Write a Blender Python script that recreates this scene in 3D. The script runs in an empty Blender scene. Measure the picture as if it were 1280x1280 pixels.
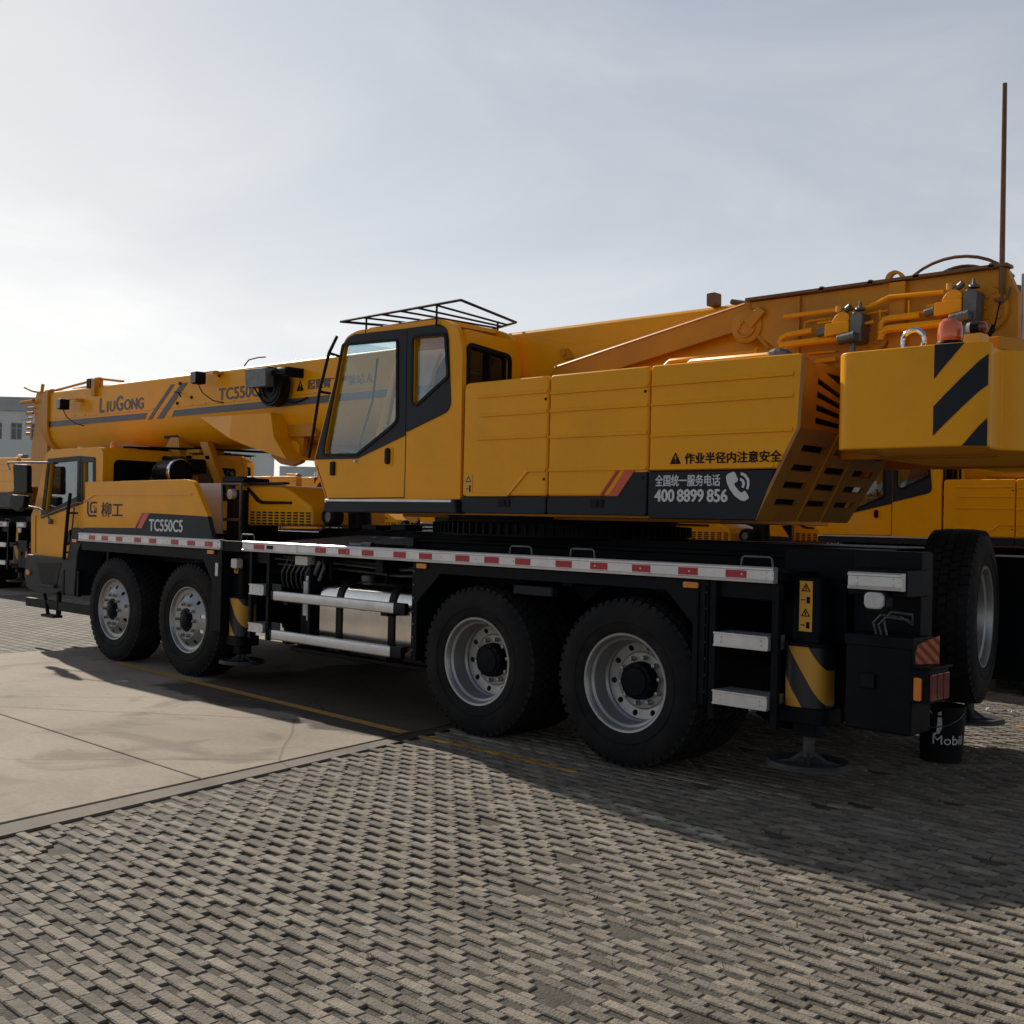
import bpy, bmesh, math, random
from math import pi, sin, cos, radians as R
from mathutils import Vector, Matrix
from mathutils.geometry import tessellate_polygon
random.seed(7)
S = bpy.context.scene
COL = S.collection

# ------------------------------------------------------------------ materials
def new_mat(name):
    m = bpy.data.materials.new(name); m.use_nodes = True
    nt = m.node_tree; nt.nodes.clear()
    out = nt.nodes.new('ShaderNodeOutputMaterial'); b = nt.nodes.new('ShaderNodeBsdfPrincipled')
    nt.links.new(b.outputs[0], out.inputs[0])
    return m, nt, b
def N(nt, t, **kw):
    n = nt.nodes.new(t)
    for k, v in kw.items():
        if k.startswith('i_'): n.inputs[k[2:].replace('_', ' ')].default_value = v
        else: setattr(n, k, v)
    return n
def ramp(nt, fac, stops):
    r = nt.nodes.new('ShaderNodeValToRGB'); e = r.color_ramp.elements
    while len(e) < len(stops): e.new(0.5)
    for k, (p, c) in enumerate(stops):
        e[k].position = p; e[k].color = (*c, 1) if len(c) == 3 else c
    nt.links.new(fac, r.inputs[0]); return r
def paint(name, c, rough=.4, metal=0, coat=0, var=.12, vs=3, bump=.0, bs=60, dirt=None, coat_r=.06, spec=.5, dirt_amt=.5, ds=2.2):
    """painted / metal / rubber surface: base colour with slow tone drift, dust patches and fine bump"""
    m, nt, b = new_mat(name); L = nt.links.new
    tc = N(nt, 'ShaderNodeTexCoord')
    n = N(nt, 'ShaderNodeTexNoise', i_Scale=vs, i_Detail=6, i_Roughness=.6); L(tc.outputs['Object'], n.inputs['Vector'])
    c0 = [max(0, x * (1 - var)) for x in c]; c1 = [min(1, x * (1 + var)) for x in c]
    r = ramp(nt, n.outputs[0], [(.3, c0), (.7, c1)]); col = r.outputs[0]
    if dirt:
        n2 = N(nt, 'ShaderNodeTexNoise', i_Scale=ds, i_Detail=9, i_Roughness=.72); L(tc.outputs['Object'], n2.inputs['Vector'])
        mr = N(nt, 'ShaderNodeMapRange'); mr.inputs['From Min'].default_value = .47; mr.inputs['From Max'].default_value = .75; mr.inputs['To Max'].default_value = dirt_amt
        L(n2.outputs[0], mr.inputs[0])
        mx = N(nt, 'ShaderNodeMix', data_type='RGBA'); mx.inputs[7].default_value = (*dirt, 1)
        L(mr.outputs[0], mx.inputs[0]); L(col, mx.inputs[6]); col = mx.outputs[2]
    L(col, b.inputs['Base Color'])
    rr = N(nt, 'ShaderNodeMapRange'); rr.inputs['To Min'].default_value = max(.02, rough * .8); rr.inputs['To Max'].default_value = min(1, rough * 1.25)
    n3 = N(nt, 'ShaderNodeTexNoise', i_Scale=vs * 4, i_Detail=4); L(tc.outputs['Object'], n3.inputs['Vector']); L(n3.outputs[0], rr.inputs[0])
    L(rr.outputs[0], b.inputs['Roughness'])
    b.inputs['Metallic'].default_value = metal
    b.inputs['Specular IOR Level'].default_value = spec
    if coat:
        b.inputs['Coat Weight'].default_value = coat; b.inputs['Coat Roughness'].default_value = coat_r
    if bump:
        n4 = N(nt, 'ShaderNodeTexNoise', i_Scale=bs, i_Detail=3); L(tc.outputs['Object'], n4.inputs['Vector'])
        bp = N(nt, 'ShaderNodeBump', i_Strength=bump, i_Distance=.01); L(n4.outputs[0], bp.inputs['Height']); L(bp.outputs[0], b.inputs['Normal'])
        if coat: L(bp.outputs[0], b.inputs['Coat Normal'])
    return m
YEL = (.90, .375, .004)
M = {}
M['yellow'] = paint('yellow_paint', YEL, .36, coat=.15, var=.05, vs=1.5, bump=.10, bs=3.2, dirt=(.62, .28, .02), dirt_amt=.35, coat_r=.04, spec=.10)
M['yellow2'] = paint('yellow_structure_paint', (.60, .245, .008), .45, coat=.06, var=.1, vs=2.5, bump=.08, bs=18, dirt=(.30, .16, .05), dirt_amt=.4, coat_r=.2, spec=.22)
M['dark'] = paint('dark_chassis_paint', (.0045, .006, .0085), .48, coat=.0, var=.2, vs=3, bump=.08, bs=20, dirt=(.016, .015, .014), dirt_amt=.4, spec=.10)
M['charcoal'] = paint('charcoal_cab_paint', (.019, .0235, .030), .42, coat=.0, var=.12, bump=.04, bs=12, dirt=(.022, .020, .018), dirt_amt=.25, spec=.14)
M['greydec'] = paint('grey_decal', (.065, .068, .075), .45, var=.08)
M['black'] = paint('black_plastic', (.006, .006, .0065), .5, spec=.15, var=.2, bump=.1, bs=80)
M['void'] = paint('dark_opening', (.004, .004, .004), .8, var=.2)
M['rubber'] = paint('tyre_rubber', (.0105, .0105, .011), .78, var=.25, vs=7, bump=.25, bs=45, dirt=(.045, .038, .03), dirt_amt=.45, ds=3.5, spec=.2)
M['steel'] = paint('silver_wheel_paint', (.34, .34, .335), .36, metal=.6, var=.12, vs=6, bump=.06, bs=30, dirt=(.12, .10, .085), dirt_amt=.65)
M['alu'] = paint('aluminium_profile', (.62, .62, .62), .36, metal=.65, var=.08, vs=10, bump=.05, bs=90, dirt=(.30, .28, .26), dirt_amt=.35)
M['tank'] = paint('brushed_tank_steel', (.68, .66, .62), .16, metal=1, var=.1, vs=2, bump=.05, bs=30, dirt=(.25, .22, .18), dirt_amt=.35)
M['chrome'] = paint('polished_rod', (.7, .7, .72), .12, metal=1, var=.05)
M['castgrey'] = paint('cast_grey_metal', (.13, .137, .142), .45, metal=.5, var=.25, vs=20, bump=.3, bs=60)
M['padgrey'] = paint('worn_pad_steel', (.045, .047, .05), .5, metal=.3, var=.3, vs=12, bump=.3, bs=50, dirt=(.10, .085, .065), dirt_amt=.6)
M['grille'] = paint('grimy_shaded_grille_paint', (.34, .14, .018), .38, coat=.1, var=.2, vs=4, dirt=(.12, .075, .03), dirt_amt=.6)  # hood yellow browned: shade of the under-leaning face put into the colour, plus dirt
M['red'] = paint('red_reflector', (.42, .012, .02), .28, var=.1, vs=40)
M['orange'] = paint('orange_red_decal', (.62, .075, .018), .4, var=.05)
M['white'] = paint('white_decal', (.62, .63, .64), .45, var=.05)
M['amber'] = paint('amber_lens', (.75, .22, .02), .2, coat=.5, var=.08, vs=30)
M['beacon'] = paint('orange_beacon_lens', (.62, .12, .02), .15, coat=.8, var=.15, vs=20)
M['redlens'] = paint('red_lens', (.16, .012, .012), .2, coat=.5, var=.1, vs=30)
M['lens'] = paint('clear_lamp_lens', (.55, .55, .52), .15, coat=.8, var=.15, vs=40)
M['sheet'] = paint('pale_heat_shield', (.42, .42, .44), .42, metal=.35, var=.06, bump=.05, bs=15)
M['sticker'] = paint('yellow_sticker', (.74, .36, .03), .45, var=.05)
M['seat'] = paint('dark_seat_cloth', (.03, .032, .036), .85, var=.3, vs=15, bump=.3, bs=100)
M['copper'] = paint('brown_rope_drum', (.16, .075, .03), .6, var=.3, vs=15)

def glass(name, tint=(.78, .84, .84), fac=.82, rough=.02):
    m = bpy.data.materials.new(name); m.use_nodes = True; nt = m.node_tree; nt.nodes.clear(); L = nt.links.new
    out = N(nt, 'ShaderNodeOutputMaterial'); tr = N(nt, 'ShaderNodeBsdfTransparent'); tr.inputs[0].default_value = (*tint, 1)
    gl = N(nt, 'ShaderNodeBsdfGlossy'); gl.inputs[0].default_value = (.95, .97, 1, 1); gl.inputs['Roughness'].default_value = rough
    lw = N(nt, 'ShaderNodeLayerWeight'); lw.inputs['Blend'].default_value = .5; fr = N(nt, 'ShaderNodeMath', operation='POWER'); fr.inputs[1].default_value = 3.5; L(lw.outputs['Facing'], fr.inputs[0])
    tc = N(nt, 'ShaderNodeTexCoord'); n = N(nt, 'ShaderNodeTexNoise', i_Scale=3, i_Detail=6); L(tc.outputs['Object'], n.inputs['Vector'])
    bp = N(nt, 'ShaderNodeBump', i_Strength=.03, i_Distance=.02); L(n.outputs[0], bp.inputs['Height']); L(bp.outputs[0], gl.inputs['Normal'])
    mr = N(nt, 'ShaderNodeMath', operation='MULTIPLY_ADD'); mr.inputs[1].default_value = .6; mr.inputs[2].default_value = 1 - fac
    L(fr.outputs[0], mr.inputs[0])
    mx = N(nt, 'ShaderNodeMixShader'); L(mr.outputs[0], mx.inputs[0]); L(tr.outputs[0], mx.inputs[1]); L(gl.outputs[0], mx.inputs[2])
    df = N(nt, 'ShaderNodeBsdfDiffuse'); df.inputs[0].default_value = (.35, .34, .32, 1)
    r = ramp(nt, n.outputs[0], [(.4, (.005,) * 3), (.8, (.04,) * 3)])
    mx2 = N(nt, 'ShaderNodeMixShader'); L(r.outputs[0], mx2.inputs[0]); L(mx.outputs[0], mx2.inputs[1]); L(df.outputs[0], mx2.inputs[2])
    L(mx2.outputs[0], out.inputs[0]); return m
M['glass'] = glass('window_glass', (.82, .90, .92), .95)
M['darkglass'] = glass('tinted_glass', (.12, .14, .15), .94)

def hazard(name, ax, period, ang, phase=0, c1=(.016, .018, .022), c2=(.62, .30, .03)):
    """black and yellow diagonal stripes worked out from object coordinates"""
    m, nt, b = new_mat(name); L = nt.links.new
    tc = N(nt, 'ShaderNodeTexCoord'); sp = N(nt, 'ShaderNodeSeparateXYZ'); L(tc.outputs['Object'], sp.inputs[0])
    a = N(nt, 'ShaderNodeMath', operation='MULTIPLY'); a.inputs[1].default_value = ang; L(sp.outputs[ax], a.inputs[0])
    s = N(nt, 'ShaderNodeMath', operation='ADD'); L(a.outputs[0], s.inputs[0]); L(sp.outputs[2], s.inputs[1])
    d = N(nt, 'ShaderNodeMath', operation='MULTIPLY_ADD'); d.inputs[1].default_value = 1 / period; d.inputs[2].default_value = phase; L(s.outputs[0], d.inputs[0])
    f = N(nt, 'ShaderNodeMath', operation='FRACT'); L(d.outputs[0], f.inputs[0])
    g = N(nt, 'ShaderNodeMath', operation='GREATER_THAN'); g.inputs[1].default_value = .5; L(f.outputs[0], g.inputs[0])
    mx = N(nt, 'ShaderNodeMix', data_type='RGBA'); mx.inputs[6].default_value = (*c1, 1); mx.inputs[7].default_value = (*c2, 1)
    L(g.outputs[0], mx.inputs[0]); L(mx.outputs[2], b.inputs['Base Color']); b.inputs['Roughness'].default_value = .45
    return m
M['haz'] = hazard('hazard_stripes', 0, .40, 1.5, .1)

# ------------------------------------------------------------------ geometry kit
class B:
    def __init__(self): self.bm = bmesh.new(); self.mi = 0
    def face(self, vs):
        try:
            f = self.bm.faces.new(vs); f.material_index = self.mi; return f
        except ValueError: return None
    def hexa(self, c):
        v = [self.bm.verts.new(p) for p in c]
        for q in ((0, 3, 2, 1), (4, 5, 6, 7), (0, 1, 5, 4), (1, 2, 6, 5), (2, 3, 7, 6), (3, 0, 4, 7)): self.face([v[i] for i in q])
        return self
    def box(self, x0, x1, y0, y1, z0, z1):
        return self.hexa([(x0, y0, z0), (x1, y0, z0), (x1, y1, z0), (x0, y1, z0), (x0, y0, z1), (x1, y0, z1), (x1, y1, z1), (x0, y1, z1)])
    def prism(self, pts, a0, a1, axis='y', holes=(), f=None):
        def P3(p, a):
            if axis == 'y': return (p[0], a, p[1])
            if axis == 'x': return (a, p[0], p[1])
            return (p[0], p[1], a)
        loops = [list(pts)] + [list(h) for h in holes]
        A, C = [], []
        for lp in loops:
            A.append([self.bm.verts.new(P3(p, a0)) for p in lp]); C.append([self.bm.verts.new(P3(p, a1 if f is None else f(p)))for p in lp])
        for la, lc in zip(A, C):
            n = len(la)
            for i in range(n): self.face([la[i], la[(i + 1) % n], lc[(i + 1) % n], lc[i]])
        if not holes:
            self.face(list(reversed(A[0]))); self.face(C[0])
        else:
            tess = tessellate_polygon([[Vector((p[0], p[1], 0)) for p in lp] for lp in loops])
            fa = sum(A, []); fc = sum(C, [])
            for t in tess: self.face([fa[i] for i in t]); self.face([fc[i] for i in reversed(t)])
        return self
    def tube(self, pts, r, n=8, closed=False):
        pts = [Vector(p) for p in pts]; rings = []; m = len(pts); up = Vector((0.13, .21, 1)).normalized()
        for i, p in enumerate(pts):
            a = pts[(i - 1) % m] if (i or closed) else p; b = pts[(i + 1) % m] if (i < m - 1 or closed) else p
            t = (b - a).normalized(); u = t.cross(up)
            if u.length < .05: u = t.cross(Vector((1, .1, 0)))
            u.normalize(); w = t.cross(u).normalized()
            rr = r[i] if isinstance(r, (list, tuple)) else r
            rings.append([self.bm.verts.new(p + (u * cos(2 * pi * k / n) + w * sin(2 * pi * k / n)) * rr) for k in range(n)])
        for i in range(m if closed else m - 1):
            a, b = rings[i], rings[(i + 1) % m]
            for k in range(n): self.face([a[k], a[(k + 1) % n], b[(k + 1) % n], b[k]])
        if not closed: self.face(list(reversed(rings[0]))); self.face(rings[-1])
        return self
    def cyl(self, p0, p1, r, n=20): return self.tube([p0, p1], r, n)
    def lathe(self, prof, c=(0, 0, 0), axis='y', n=48, cap=False):
        rings = []
        for r, t in prof:
            ring = []
            for k in range(n):
                a = 2 * pi * k / n; u, w = r * cos(a), r * sin(a)
                p = (u, t, w) if axis == 'y' else ((t, u, w) if axis == 'x' else (u, w, t))
                ring.append(self.bm.verts.new((p[0] + c[0], p[1] + c[1], p[2] + c[2])))
            rings.append(ring)
        for i in range(len(rings) - 1):
            for k in range(n): self.face([rings[i][k], rings[i + 1][k], rings[i + 1][(k + 1) % n], rings[i][(k + 1) % n]])
        if cap: self.face(rings[0]); self.face(list(reversed(rings[-1])))
        return self
    def rib(self, pts, y, w=.012, d=.008):
        """raised bead along a polyline on a plane y"""
        for (x0, z0), (x1, z1) in zip(pts, pts[1:]):
            dx, dz = x1 - x0, z1 - z0; l = math.hypot(dx, dz) or 1; nx, nz = -dz / l * w, dx / l * w
            self.hexa([(x0 - nx, y - d, z0 - nz), (x1 - nx, y - d, z1 - nz), (x1 - nx, y + .003, z1 - nz), (x0 - nx, y + .003, z0 - nz),
                       (x0 + nx, y - d * .2, z0 + nz), (x1 + nx, y - d * .2, z1 + nz), (x1 + nx, y + .003, z1 + nz), (x0 + nx, y + .003, z0 + nz)])
        return self
def link(o, parent=None):
    COL.objects.link(o)
    if parent is not None:
        o.parent = parent; o.matrix_parent_inverse = Matrix.Identity(4)
    return o
def part(name, b, mats, parent=None, bevel=0, smooth=True, seg=2, org=None, ang=35):
    """one mesh object; geometry is authored in the parent thing's frame, origin optional"""
    bm = b.bm if isinstance(b, B) else b
    bmesh.ops.recalc_face_normals(bm, faces=bm.faces)
    me = bpy.data.meshes.new(name); 
    if org is not None: bmesh.ops.translate(bm, verts=bm.verts, vec=-Vector(org))
    bm.to_mesh(me); bm.free()
    for m in (mats if isinstance(mats, (list, tuple)) else [mats]): me.materials.append(M[m] if isinstance(m, str) else m)
    if smooth:
        me.shade_smooth(); me.set_sharp_from_angle(angle=R(ang))
    o = link(bpy.data.objects.new(name, me), parent)
    if org is not None: o.location = org
    if bevel:
        md = o.modifiers.new('edge', 'BEVEL'); md.width = bevel; md.segments = seg; md.limit_method = 'ANGLE'; md.angle_limit = R(32); md.harden_normals = smooth
    return o
def tag(o, label=None, cat=None, group=None, kind=None):
    for k, v in (('label', label), ('category', cat), ('group', group), ('kind', kind)):
        if v: o[k] = v
    return o
def text_mesh(s, height, width=None, bold=0, ext=.001, shear=0):
    c = bpy.data.curves.new('t', 'FONT'); c.body = s; c.size = 1; c.extrude = 0; c.offset = 0; c.shear = shear; c.resolution_u = 4
    o = bpy.data.objects.new('t', c); COL.objects.link(o)
    dg = bpy.context.evaluated_depsgraph_get(); dg.update()
    me = bpy.data.meshes.new_from_object(o.evaluated_get(dg)); bpy.data.objects.remove(o)
    xs = [v.co.x for v in me.vertices]; ys = [v.co.y for v in me.vertices]
    x0, y0, W, H = min(xs), min(ys), max(xs) - min(xs), max(ys) - min(ys)
    k = height / H; kx = (width / W) if width else k
    bm = bmesh.new(); bm.from_mesh(me); bpy.data.meshes.remove(me)
    for v in bm.verts: v.co = ((v.co.x - x0) * kx, (v.co.y - y0) * k, 0)
    return bm, W * kx
def text(s, x, z, y, h, mat, parent, w=None, bold=0, name='lettering', shear=0, d=.002, label=None):
    """raised lettering on a plane y facing the camera side; bold thickens strokes with offset copies"""
    bm, W = text_mesh(s, h, w, shear=shear)
    tot = bmesh.new(); layers = [(0, 0)] if not bold else [(0, 0), (bold, 0), (-bold, 0), (0, bold * .6), (0, -bold * .6)]
    for i, (ox, oz) in enumerate(layers):
        mp = {v: tot.verts.new((x + v.co.x + ox, y - d - i * .0002, z + v.co.y + oz)) for v in bm.verts}
        for f in bm.faces:
            try: tot.faces.new([mp[v] for v in f.verts])
            except ValueError: pass
    bm.free()
    o = part(name, tot, mat, parent, smooth=False)
    return o
def arc(cx, cy, r, a0, a1, n=10): return [(cx + r * cos(R(a0 + (a1 - a0) * i / n)), cy + r * sin(R(a0 + (a1 - a0) * i / n))) for i in range(n + 1)]
def rrect(x0, x1, z0, z1, r, n=4):
    return arc(x1 - r, z0 + r, r, -90, 0, n) + arc(x1 - r, z1 - r, r, 0, 90, n) + arc(x0 + r, z1 - r, r, 90, 180, n) + arc(x0 + r, z0 + r, r, 180, 270, n)
def roundpoly(pts, r, n=4):
    """round the corners of a polygon"""
    out = []; m = len(pts)
    for i in range(m):
        p, a, b = Vector(pts[i]), Vector(pts[i - 1]), Vector(pts[(i + 1) % m])
        rr = r[i] if isinstance(r, (list, tuple)) else r
        rr = min(rr, (a - p).length * .45, (b - p).length * .45)
        s, e = p + (a - p).normalized() * rr, p + (b - p).normalized() * rr
        if rr < 1e-4: out.append(tuple(p)); continue
        for k in range(n + 1):
            t = k / n; q = s * (1 - t) ** 2 + p * 2 * t * (1 - t) + e * t * t; out.append((q.x, q.y))
    return out
def inset(pts, d):
    """shrink a polygon by moving each edge inward by d"""
    m = len(pts); ar = sum(pts[i][0] * pts[(i + 1) % m][1] - pts[(i + 1) % m][0] * pts[i][1] for i in range(m)); sg = 1 if ar > 0 else -1
    out = []
    for i in range(m):
        p, a, b = Vector(pts[i]), Vector(pts[i - 1]), Vector(pts[(i + 1) % m])
        e1 = (p - a).normalized(); e2 = (b - p).normalized()
        n1 = Vector((-e1.y, e1.x)) * sg; n2 = Vector((-e2.y, e2.x)) * sg
        k = (n1 + n2); k = k / max(.3, (1 + n1.dot(n2)))
        q = p + k * d; out.append((q.x, q.y))
    return out

# ================================================================== the crane
crane = link(bpy.data.objects.new('truck_crane', None))
tag(crane, 'big yellow truck crane in the foreground, phone number on its hood, silver reflector rail', 'truck crane')

# ---- wheels ------------------------------------------------------
def tyre_bm(tread=True):
    b = B()
    b.lathe([(.300, .02), (.315, .0), (.34, -.012), (.40, -.022), (.46, -.02), (.505, -.006), (.527, .012), (.533, .03), (.533, .27), (.527, .288), (.505, .306), (.40, .32), (.315, .30), (.300, .28)], n=72)
    b.lathe([(.385, -.0205), (.388, -.025), (.392, -.0212)], n=72)
    if tread:
        n = 54
        for k in range(n):
            a = 2 * pi * k / n
            for (t0, t1, off, w, ro) in ((.004, .058, 0, .034, .546), (.066, .118, .5, .036, .548), (.126, .174, 0, .036, .549), (.182, .234, .5, .036, .548), (.242, .296, 0, .034, .546)):
                aa = a + off * 2 * pi / n; da = w / .55 / 2 * 1.25; sk = .018
                c = []
                for rr in (.522, ro):
                    for (ang, t) in ((aa - da, t0), (aa + da, t0), (aa + da + sk, t1), (aa - da + sk, t1)):
                        r2 = rr - (.006 if (t < .01 or t > .29) else 0); c.append((r2 * cos(ang), t, r2 * sin(ang)))
                b.hexa(c)
            if 1:   # shoulder lug running down the sidewall
                for (t0, t1, s) in ((-.013, .02, -1), (.28, .313, 1)):
                    da = .017 / .53; r0, r1 = .492, .54
                    to = t0 if s < 0 else t1
                    b.hexa([(r0 * cos(a - da), (t0 + .004 if s < 0 else t1 - .004), r0 * sin(a - da)), (r0 * cos(a + da), (t0 + .004 if s < 0 else t1 - .004), r0 * sin(a + da)),
                            (r0 * cos(a + da), .1 if s < 0 else .2, r0 * sin(a + da)), (r0 * cos(a - da), .1 if s < 0 else .2, r0 * sin(a - da)),
                            (r1 * cos(a - da), t1 - .012 if s < 0 else t0 + .012, r1 * sin(a - da)), (r1 * cos(a + da), t1 - .012 if s < 0 else t0 + .012, r1 * sin(a + da)),
                            (r1 * cos(a + da), .1 if s < 0 else .2, r1 * sin(a + da)), (r1 * cos(a - da), .1 if s < 0 else .2, r1 * sin(a - da))])
    return b
def disc_with_holes(b, r0, r1, t0, t1, nh, rh, rc, ph=0):
    ns = 6; T = lambda r: t0 + (t1 - t0) * (r - r0) / (r1 - r0)
    for h in range(nh):
        a0 = 2 * pi * (h - .5) / nh + ph; da = 2 * pi / nh / ns; am = a0 + pi / nh
        ring = [(r1 * cos(a0 + da * k), r1 * sin(a0 + da * k)) for k in range(ns + 1)] + [(r0 * cos(a0 + da * k), r0 * sin(a0 + da * k)) for k in range(ns, -1, -1)]
        cx, cz = rc * cos(am), rc * sin(am); hole = [(cx + rh * cos(2 * pi * k / 12), cz + rh * sin(2 * pi * k / 12)) for k in range(12)]
        vs = [b.bm.verts.new((x, T(math.hypot(x, z)), z)) for x, z in ring + hole]
        for t in tessellate_polygon([[Vector((x, z, 0)) for x, z in ring], [Vector((x, z, 0)) for x, z in hole]]): b.face([vs[i] for i in t])
        base = len(ring); back = [b.bm.verts.new(vs[base + k].co + Vector((0, .012, 0))) for k in range(12)]
        for k in range(12): b.face([vs[base + k], vs[base + (k + 1) % 12], back[(k + 1) % 12], back[k]])
meshes = {}
def cached(name, key, build, mats, parent, loc, **kw):
    if key not in meshes:
        o = part(name, build(), mats, parent, **kw); meshes[key] = o
    else:
        s = meshes[key]; o = link(s.copy(), parent); o.name = name
    o.location = loc; return o
def rim_front():
    b = B()
    b.lathe([(.318, .012), (.322, .0), (.318, -.008), (.308, -.006), (.298, .008), (.290, .022), (.272, .030), (.262, .03)], n=60)
    disc_with_holes(b, .196, .262, -.012, .03, 10, .021, .232, .2)
    bmesh.ops.remove_doubles(b.bm, verts=b.bm.verts, dist=1e-5)
    b.lathe([(.196, -.012), (.185, -.02), (.115, -.02), (.108, -.012), (.105, .03)], n=60)
    b.lathe([(.30, .02), (.295, .12), (.28, .28)], n=48)
    for k in range(10):
        a = 2 * pi * k / 10; x, z = .155 * cos(a), .155 * sin(a)
        b.lathe([(.019, -.018), (.0185, -.03), (.014, -.036), (.014, -.05), (.010, -.054), (0.001, -.054)], c=(x, 0, z), n=6)
    return b
def hub_front():
    b = B(); b.lathe([(.106, .02), (.103, -.025), (.088, -.028), (.07, -.03), (.068, -.048), (.055, -.056), (.001, -.058)], n=32)
    for k in range(8):
        a = 2 * pi * k / 8; b.cyl((.083 * cos(a), -.03, .083 * sin(a)), (.083 * cos(a), -.045, .083 * sin(a)), .008, 6)
    return b
def rim_rear():
    b = B()
    b.lathe([(.318, .012), (.322, .0), (.318, -.008), (.304, -.006), (.292, .012), (.288, .03), (.272, .04), (.262, .09), (.258, .125), (.268, .135), (.266, .15), (.252, .162), (.250, .178)], n=60)
    disc_with_holes(b, .190, .250, .192, .178, 10, .020, .221, .1)
    b.lathe([(.190, .192), (.180, .186), (.118, .186)], n=60)
    b.lathe([(.252, .18), (.25, .3)], n=48)
    for k in range(10):
        a = 2 * pi * k / 10 + .15; x, z = .152 * cos(a), .152 * sin(a)
        b.lathe([(.019, .187), (.0185, .175), (.013, .17), (.013, .145), (0.001, .143)], c=(x, 0, z), n=6)
    return b
def hub_rear():
    b = B(); b.lathe([(.126, .19), (.122, .130), (.116, .118), (.094, .112), (.090, .10), (.001, .096)], n=32)
    for k in range(10):
        a = 2 * pi * k / 10; b.cyl((.105 * cos(a), .118, .105 * sin(a)), (.105 * cos(a), .106, .105 * sin(a)), .008, 6)
    return b
HZ = .54
def wheel(x, y, side, kind, rotx=0):
    """the wheel part is its rim; tyre and hub are sub-parts"""
    w = cached('wheel', 'rim' + kind, rim_front if kind == 'front' else rim_rear, 'steel', crane, (x, y, HZ), ang=28)
    w.rotation_euler = (0, 0 if rotx < 1 else pi, 0 if side > 0 else pi); w.scale = (1.04, 1, 1)
    cached('tyre', 'tyre', tyre_bm, 'rubber', w, (0, 0, 0), ang=40)
    if kind == 'rear':
        o = cached('tyre', 'tyre', tyre_bm, 'rubber', w, (0, .335, 0), ang=40)
    cached('hub', 'hub' + kind, hub_front if kind == 'front' else hub_rear, 'dark', w, (0, 0, 0), ang=30)
    return w
XW = (-6.77, -5.30, -1.35, 0.0)
for i, x in enumerate(XW):
    k = 'front' if i < 2 else 'rear'
    wheel(x, .012, 1, k, i * .7); wheel(x, 2.74, -1, k, i * .4 + .3)
    part('axle', B().cyl((x, .3, HZ), (x, 2.4, HZ), .085, 16).lathe([(.0, -.22), (.15, -.2), (.24, -.08), (.24, .08), (.15, .2), (0, .22)], c=(x, 1.375, HZ), n=24), 'dark', crane)

# ---- chassis -----------------------------------------------------
b = B()
b.prism([(-8.3, .78), (1.36, .62), (1.36, 1.45), (-4.35, 1.455), (-4.5, 1.40), (-8.3, 1.30)], .9, 1.85)
for x in (-7.4, -4.5, -2.6, -.6, .9): b.box(x - .05, x + .05, .12, 2.63, 1.12, 1.26)
b.box(-8.3, 1.36, .86, .9, 1.36, 1.395); b.box(-8.3, 1.36, 1.85, 1.89, 1.36, 1.395)
part('chassis_frame', b, 'dark', crane, bevel=.008)
b = B()
for y0, y1 in ((.02, .86), (1.89, 2.73)):
    b.box(-7.45, -4.63, y0, y1, 1.25, 1.30); b.box(-4.60, -4.32, y0, y1, 1.235, 1.315); b.box(-4.30, 1.12, y0, y1, 1.25, 1.30)
part('deck_platform', b, 'dark', crane, bevel=.006)
b = B().hexa([(-4.25, .12, 1.302), (-3.55, .12, 1.302), (-3.0, .84, 1.302), (-3.75, .84, 1.302), (-4.25, .12, 1.312), (-3.55, .12, 1.312), (-3.0, .84, 1.40), (-3.75, .84, 1.40)])
part('walkway_plate', b, 'castgrey', crane, bevel=.004)
# silver side rails with red reflectors
def rail(x0, x1, reds, y=-.03, side=-1):
    b = B(); s = side
    yy = lambda d: y - s * -d if s < 0 else y + d
    prof = [(0, 1.236), (-.012, 1.238), (-.014, 1.252), (-.006, 1.256), (-.006, 1.308), (-.014, 1.312), (-.014, 1.322), (-.004, 1.330), (.04, 1.330), (.04, 1.236)]
    if s > 0: prof = [(-q, z) for q, z in prof]
    b.prism([(y + q, z) for q, z in prof], x0, x1, axis='x')
    for xe in (x0 + .05, x1 - .05):
        for z in (1.265, 1.30): b.cyl((xe, y + s * .006, z), (xe, y + s * .011, z), .006, 8)
    k = x0 + .4
    while k < x1 - .2:
        b.cyl((k, y + s * .006, 1.282), (k, y + s * .010, 1.282), .006, 8); k += .37
    r = part('side_rail', b, 'alu', crane, smooth=True, ang=20)
    for (xc, w) in reds:
        part('reflective_strip', B().box(xc - w / 2, xc + w / 2, y + s * .0095, y + s * .0035, 1.260, 1.304), 'red', r)
    return r
R1 = [x for x, z in [(-7.21, 1.272), (-6.923, 1.28), (-6.61, 1.28), (-6.226, 1.283), (-5.921, 1.283), (-5.5, 1.28), (-5.199, 1.281), (-4.889, 1.283)]]
R2 = [x for x, z in [(-4.065, 1.293), (-3.171, 1.295), (-2.86, 1.292), (-2.557, 1.29), (-2.17, 1.291), (-1.873, 1.29), (-1.474, 1.287), (-1.175, 1.282), (-0.872, 1.283), (-0.498, 1.282), (-0.195, 1.285), (0.149, 1.284), (0.504, 1.281), (0.844, 1.278)]]
rail(-7.52, -4.69, [(x, .13) for x in R1]); r2 = rail(-4.325, 1.095, [(x, .14 if i else .16) for i, x in enumerate(R2)]); rail(1.555, 1.86, [])
for xc in (-3.90, ): part('name_plate', B().box(xc - .045, xc + .045, -.041, -.034, 1.266, 1.298), 'black', r2)
part('name_plate', B().box(-3.82, -3.50, -.0405, -.034, 1.250, 1.314), 'alu', r2)
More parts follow.
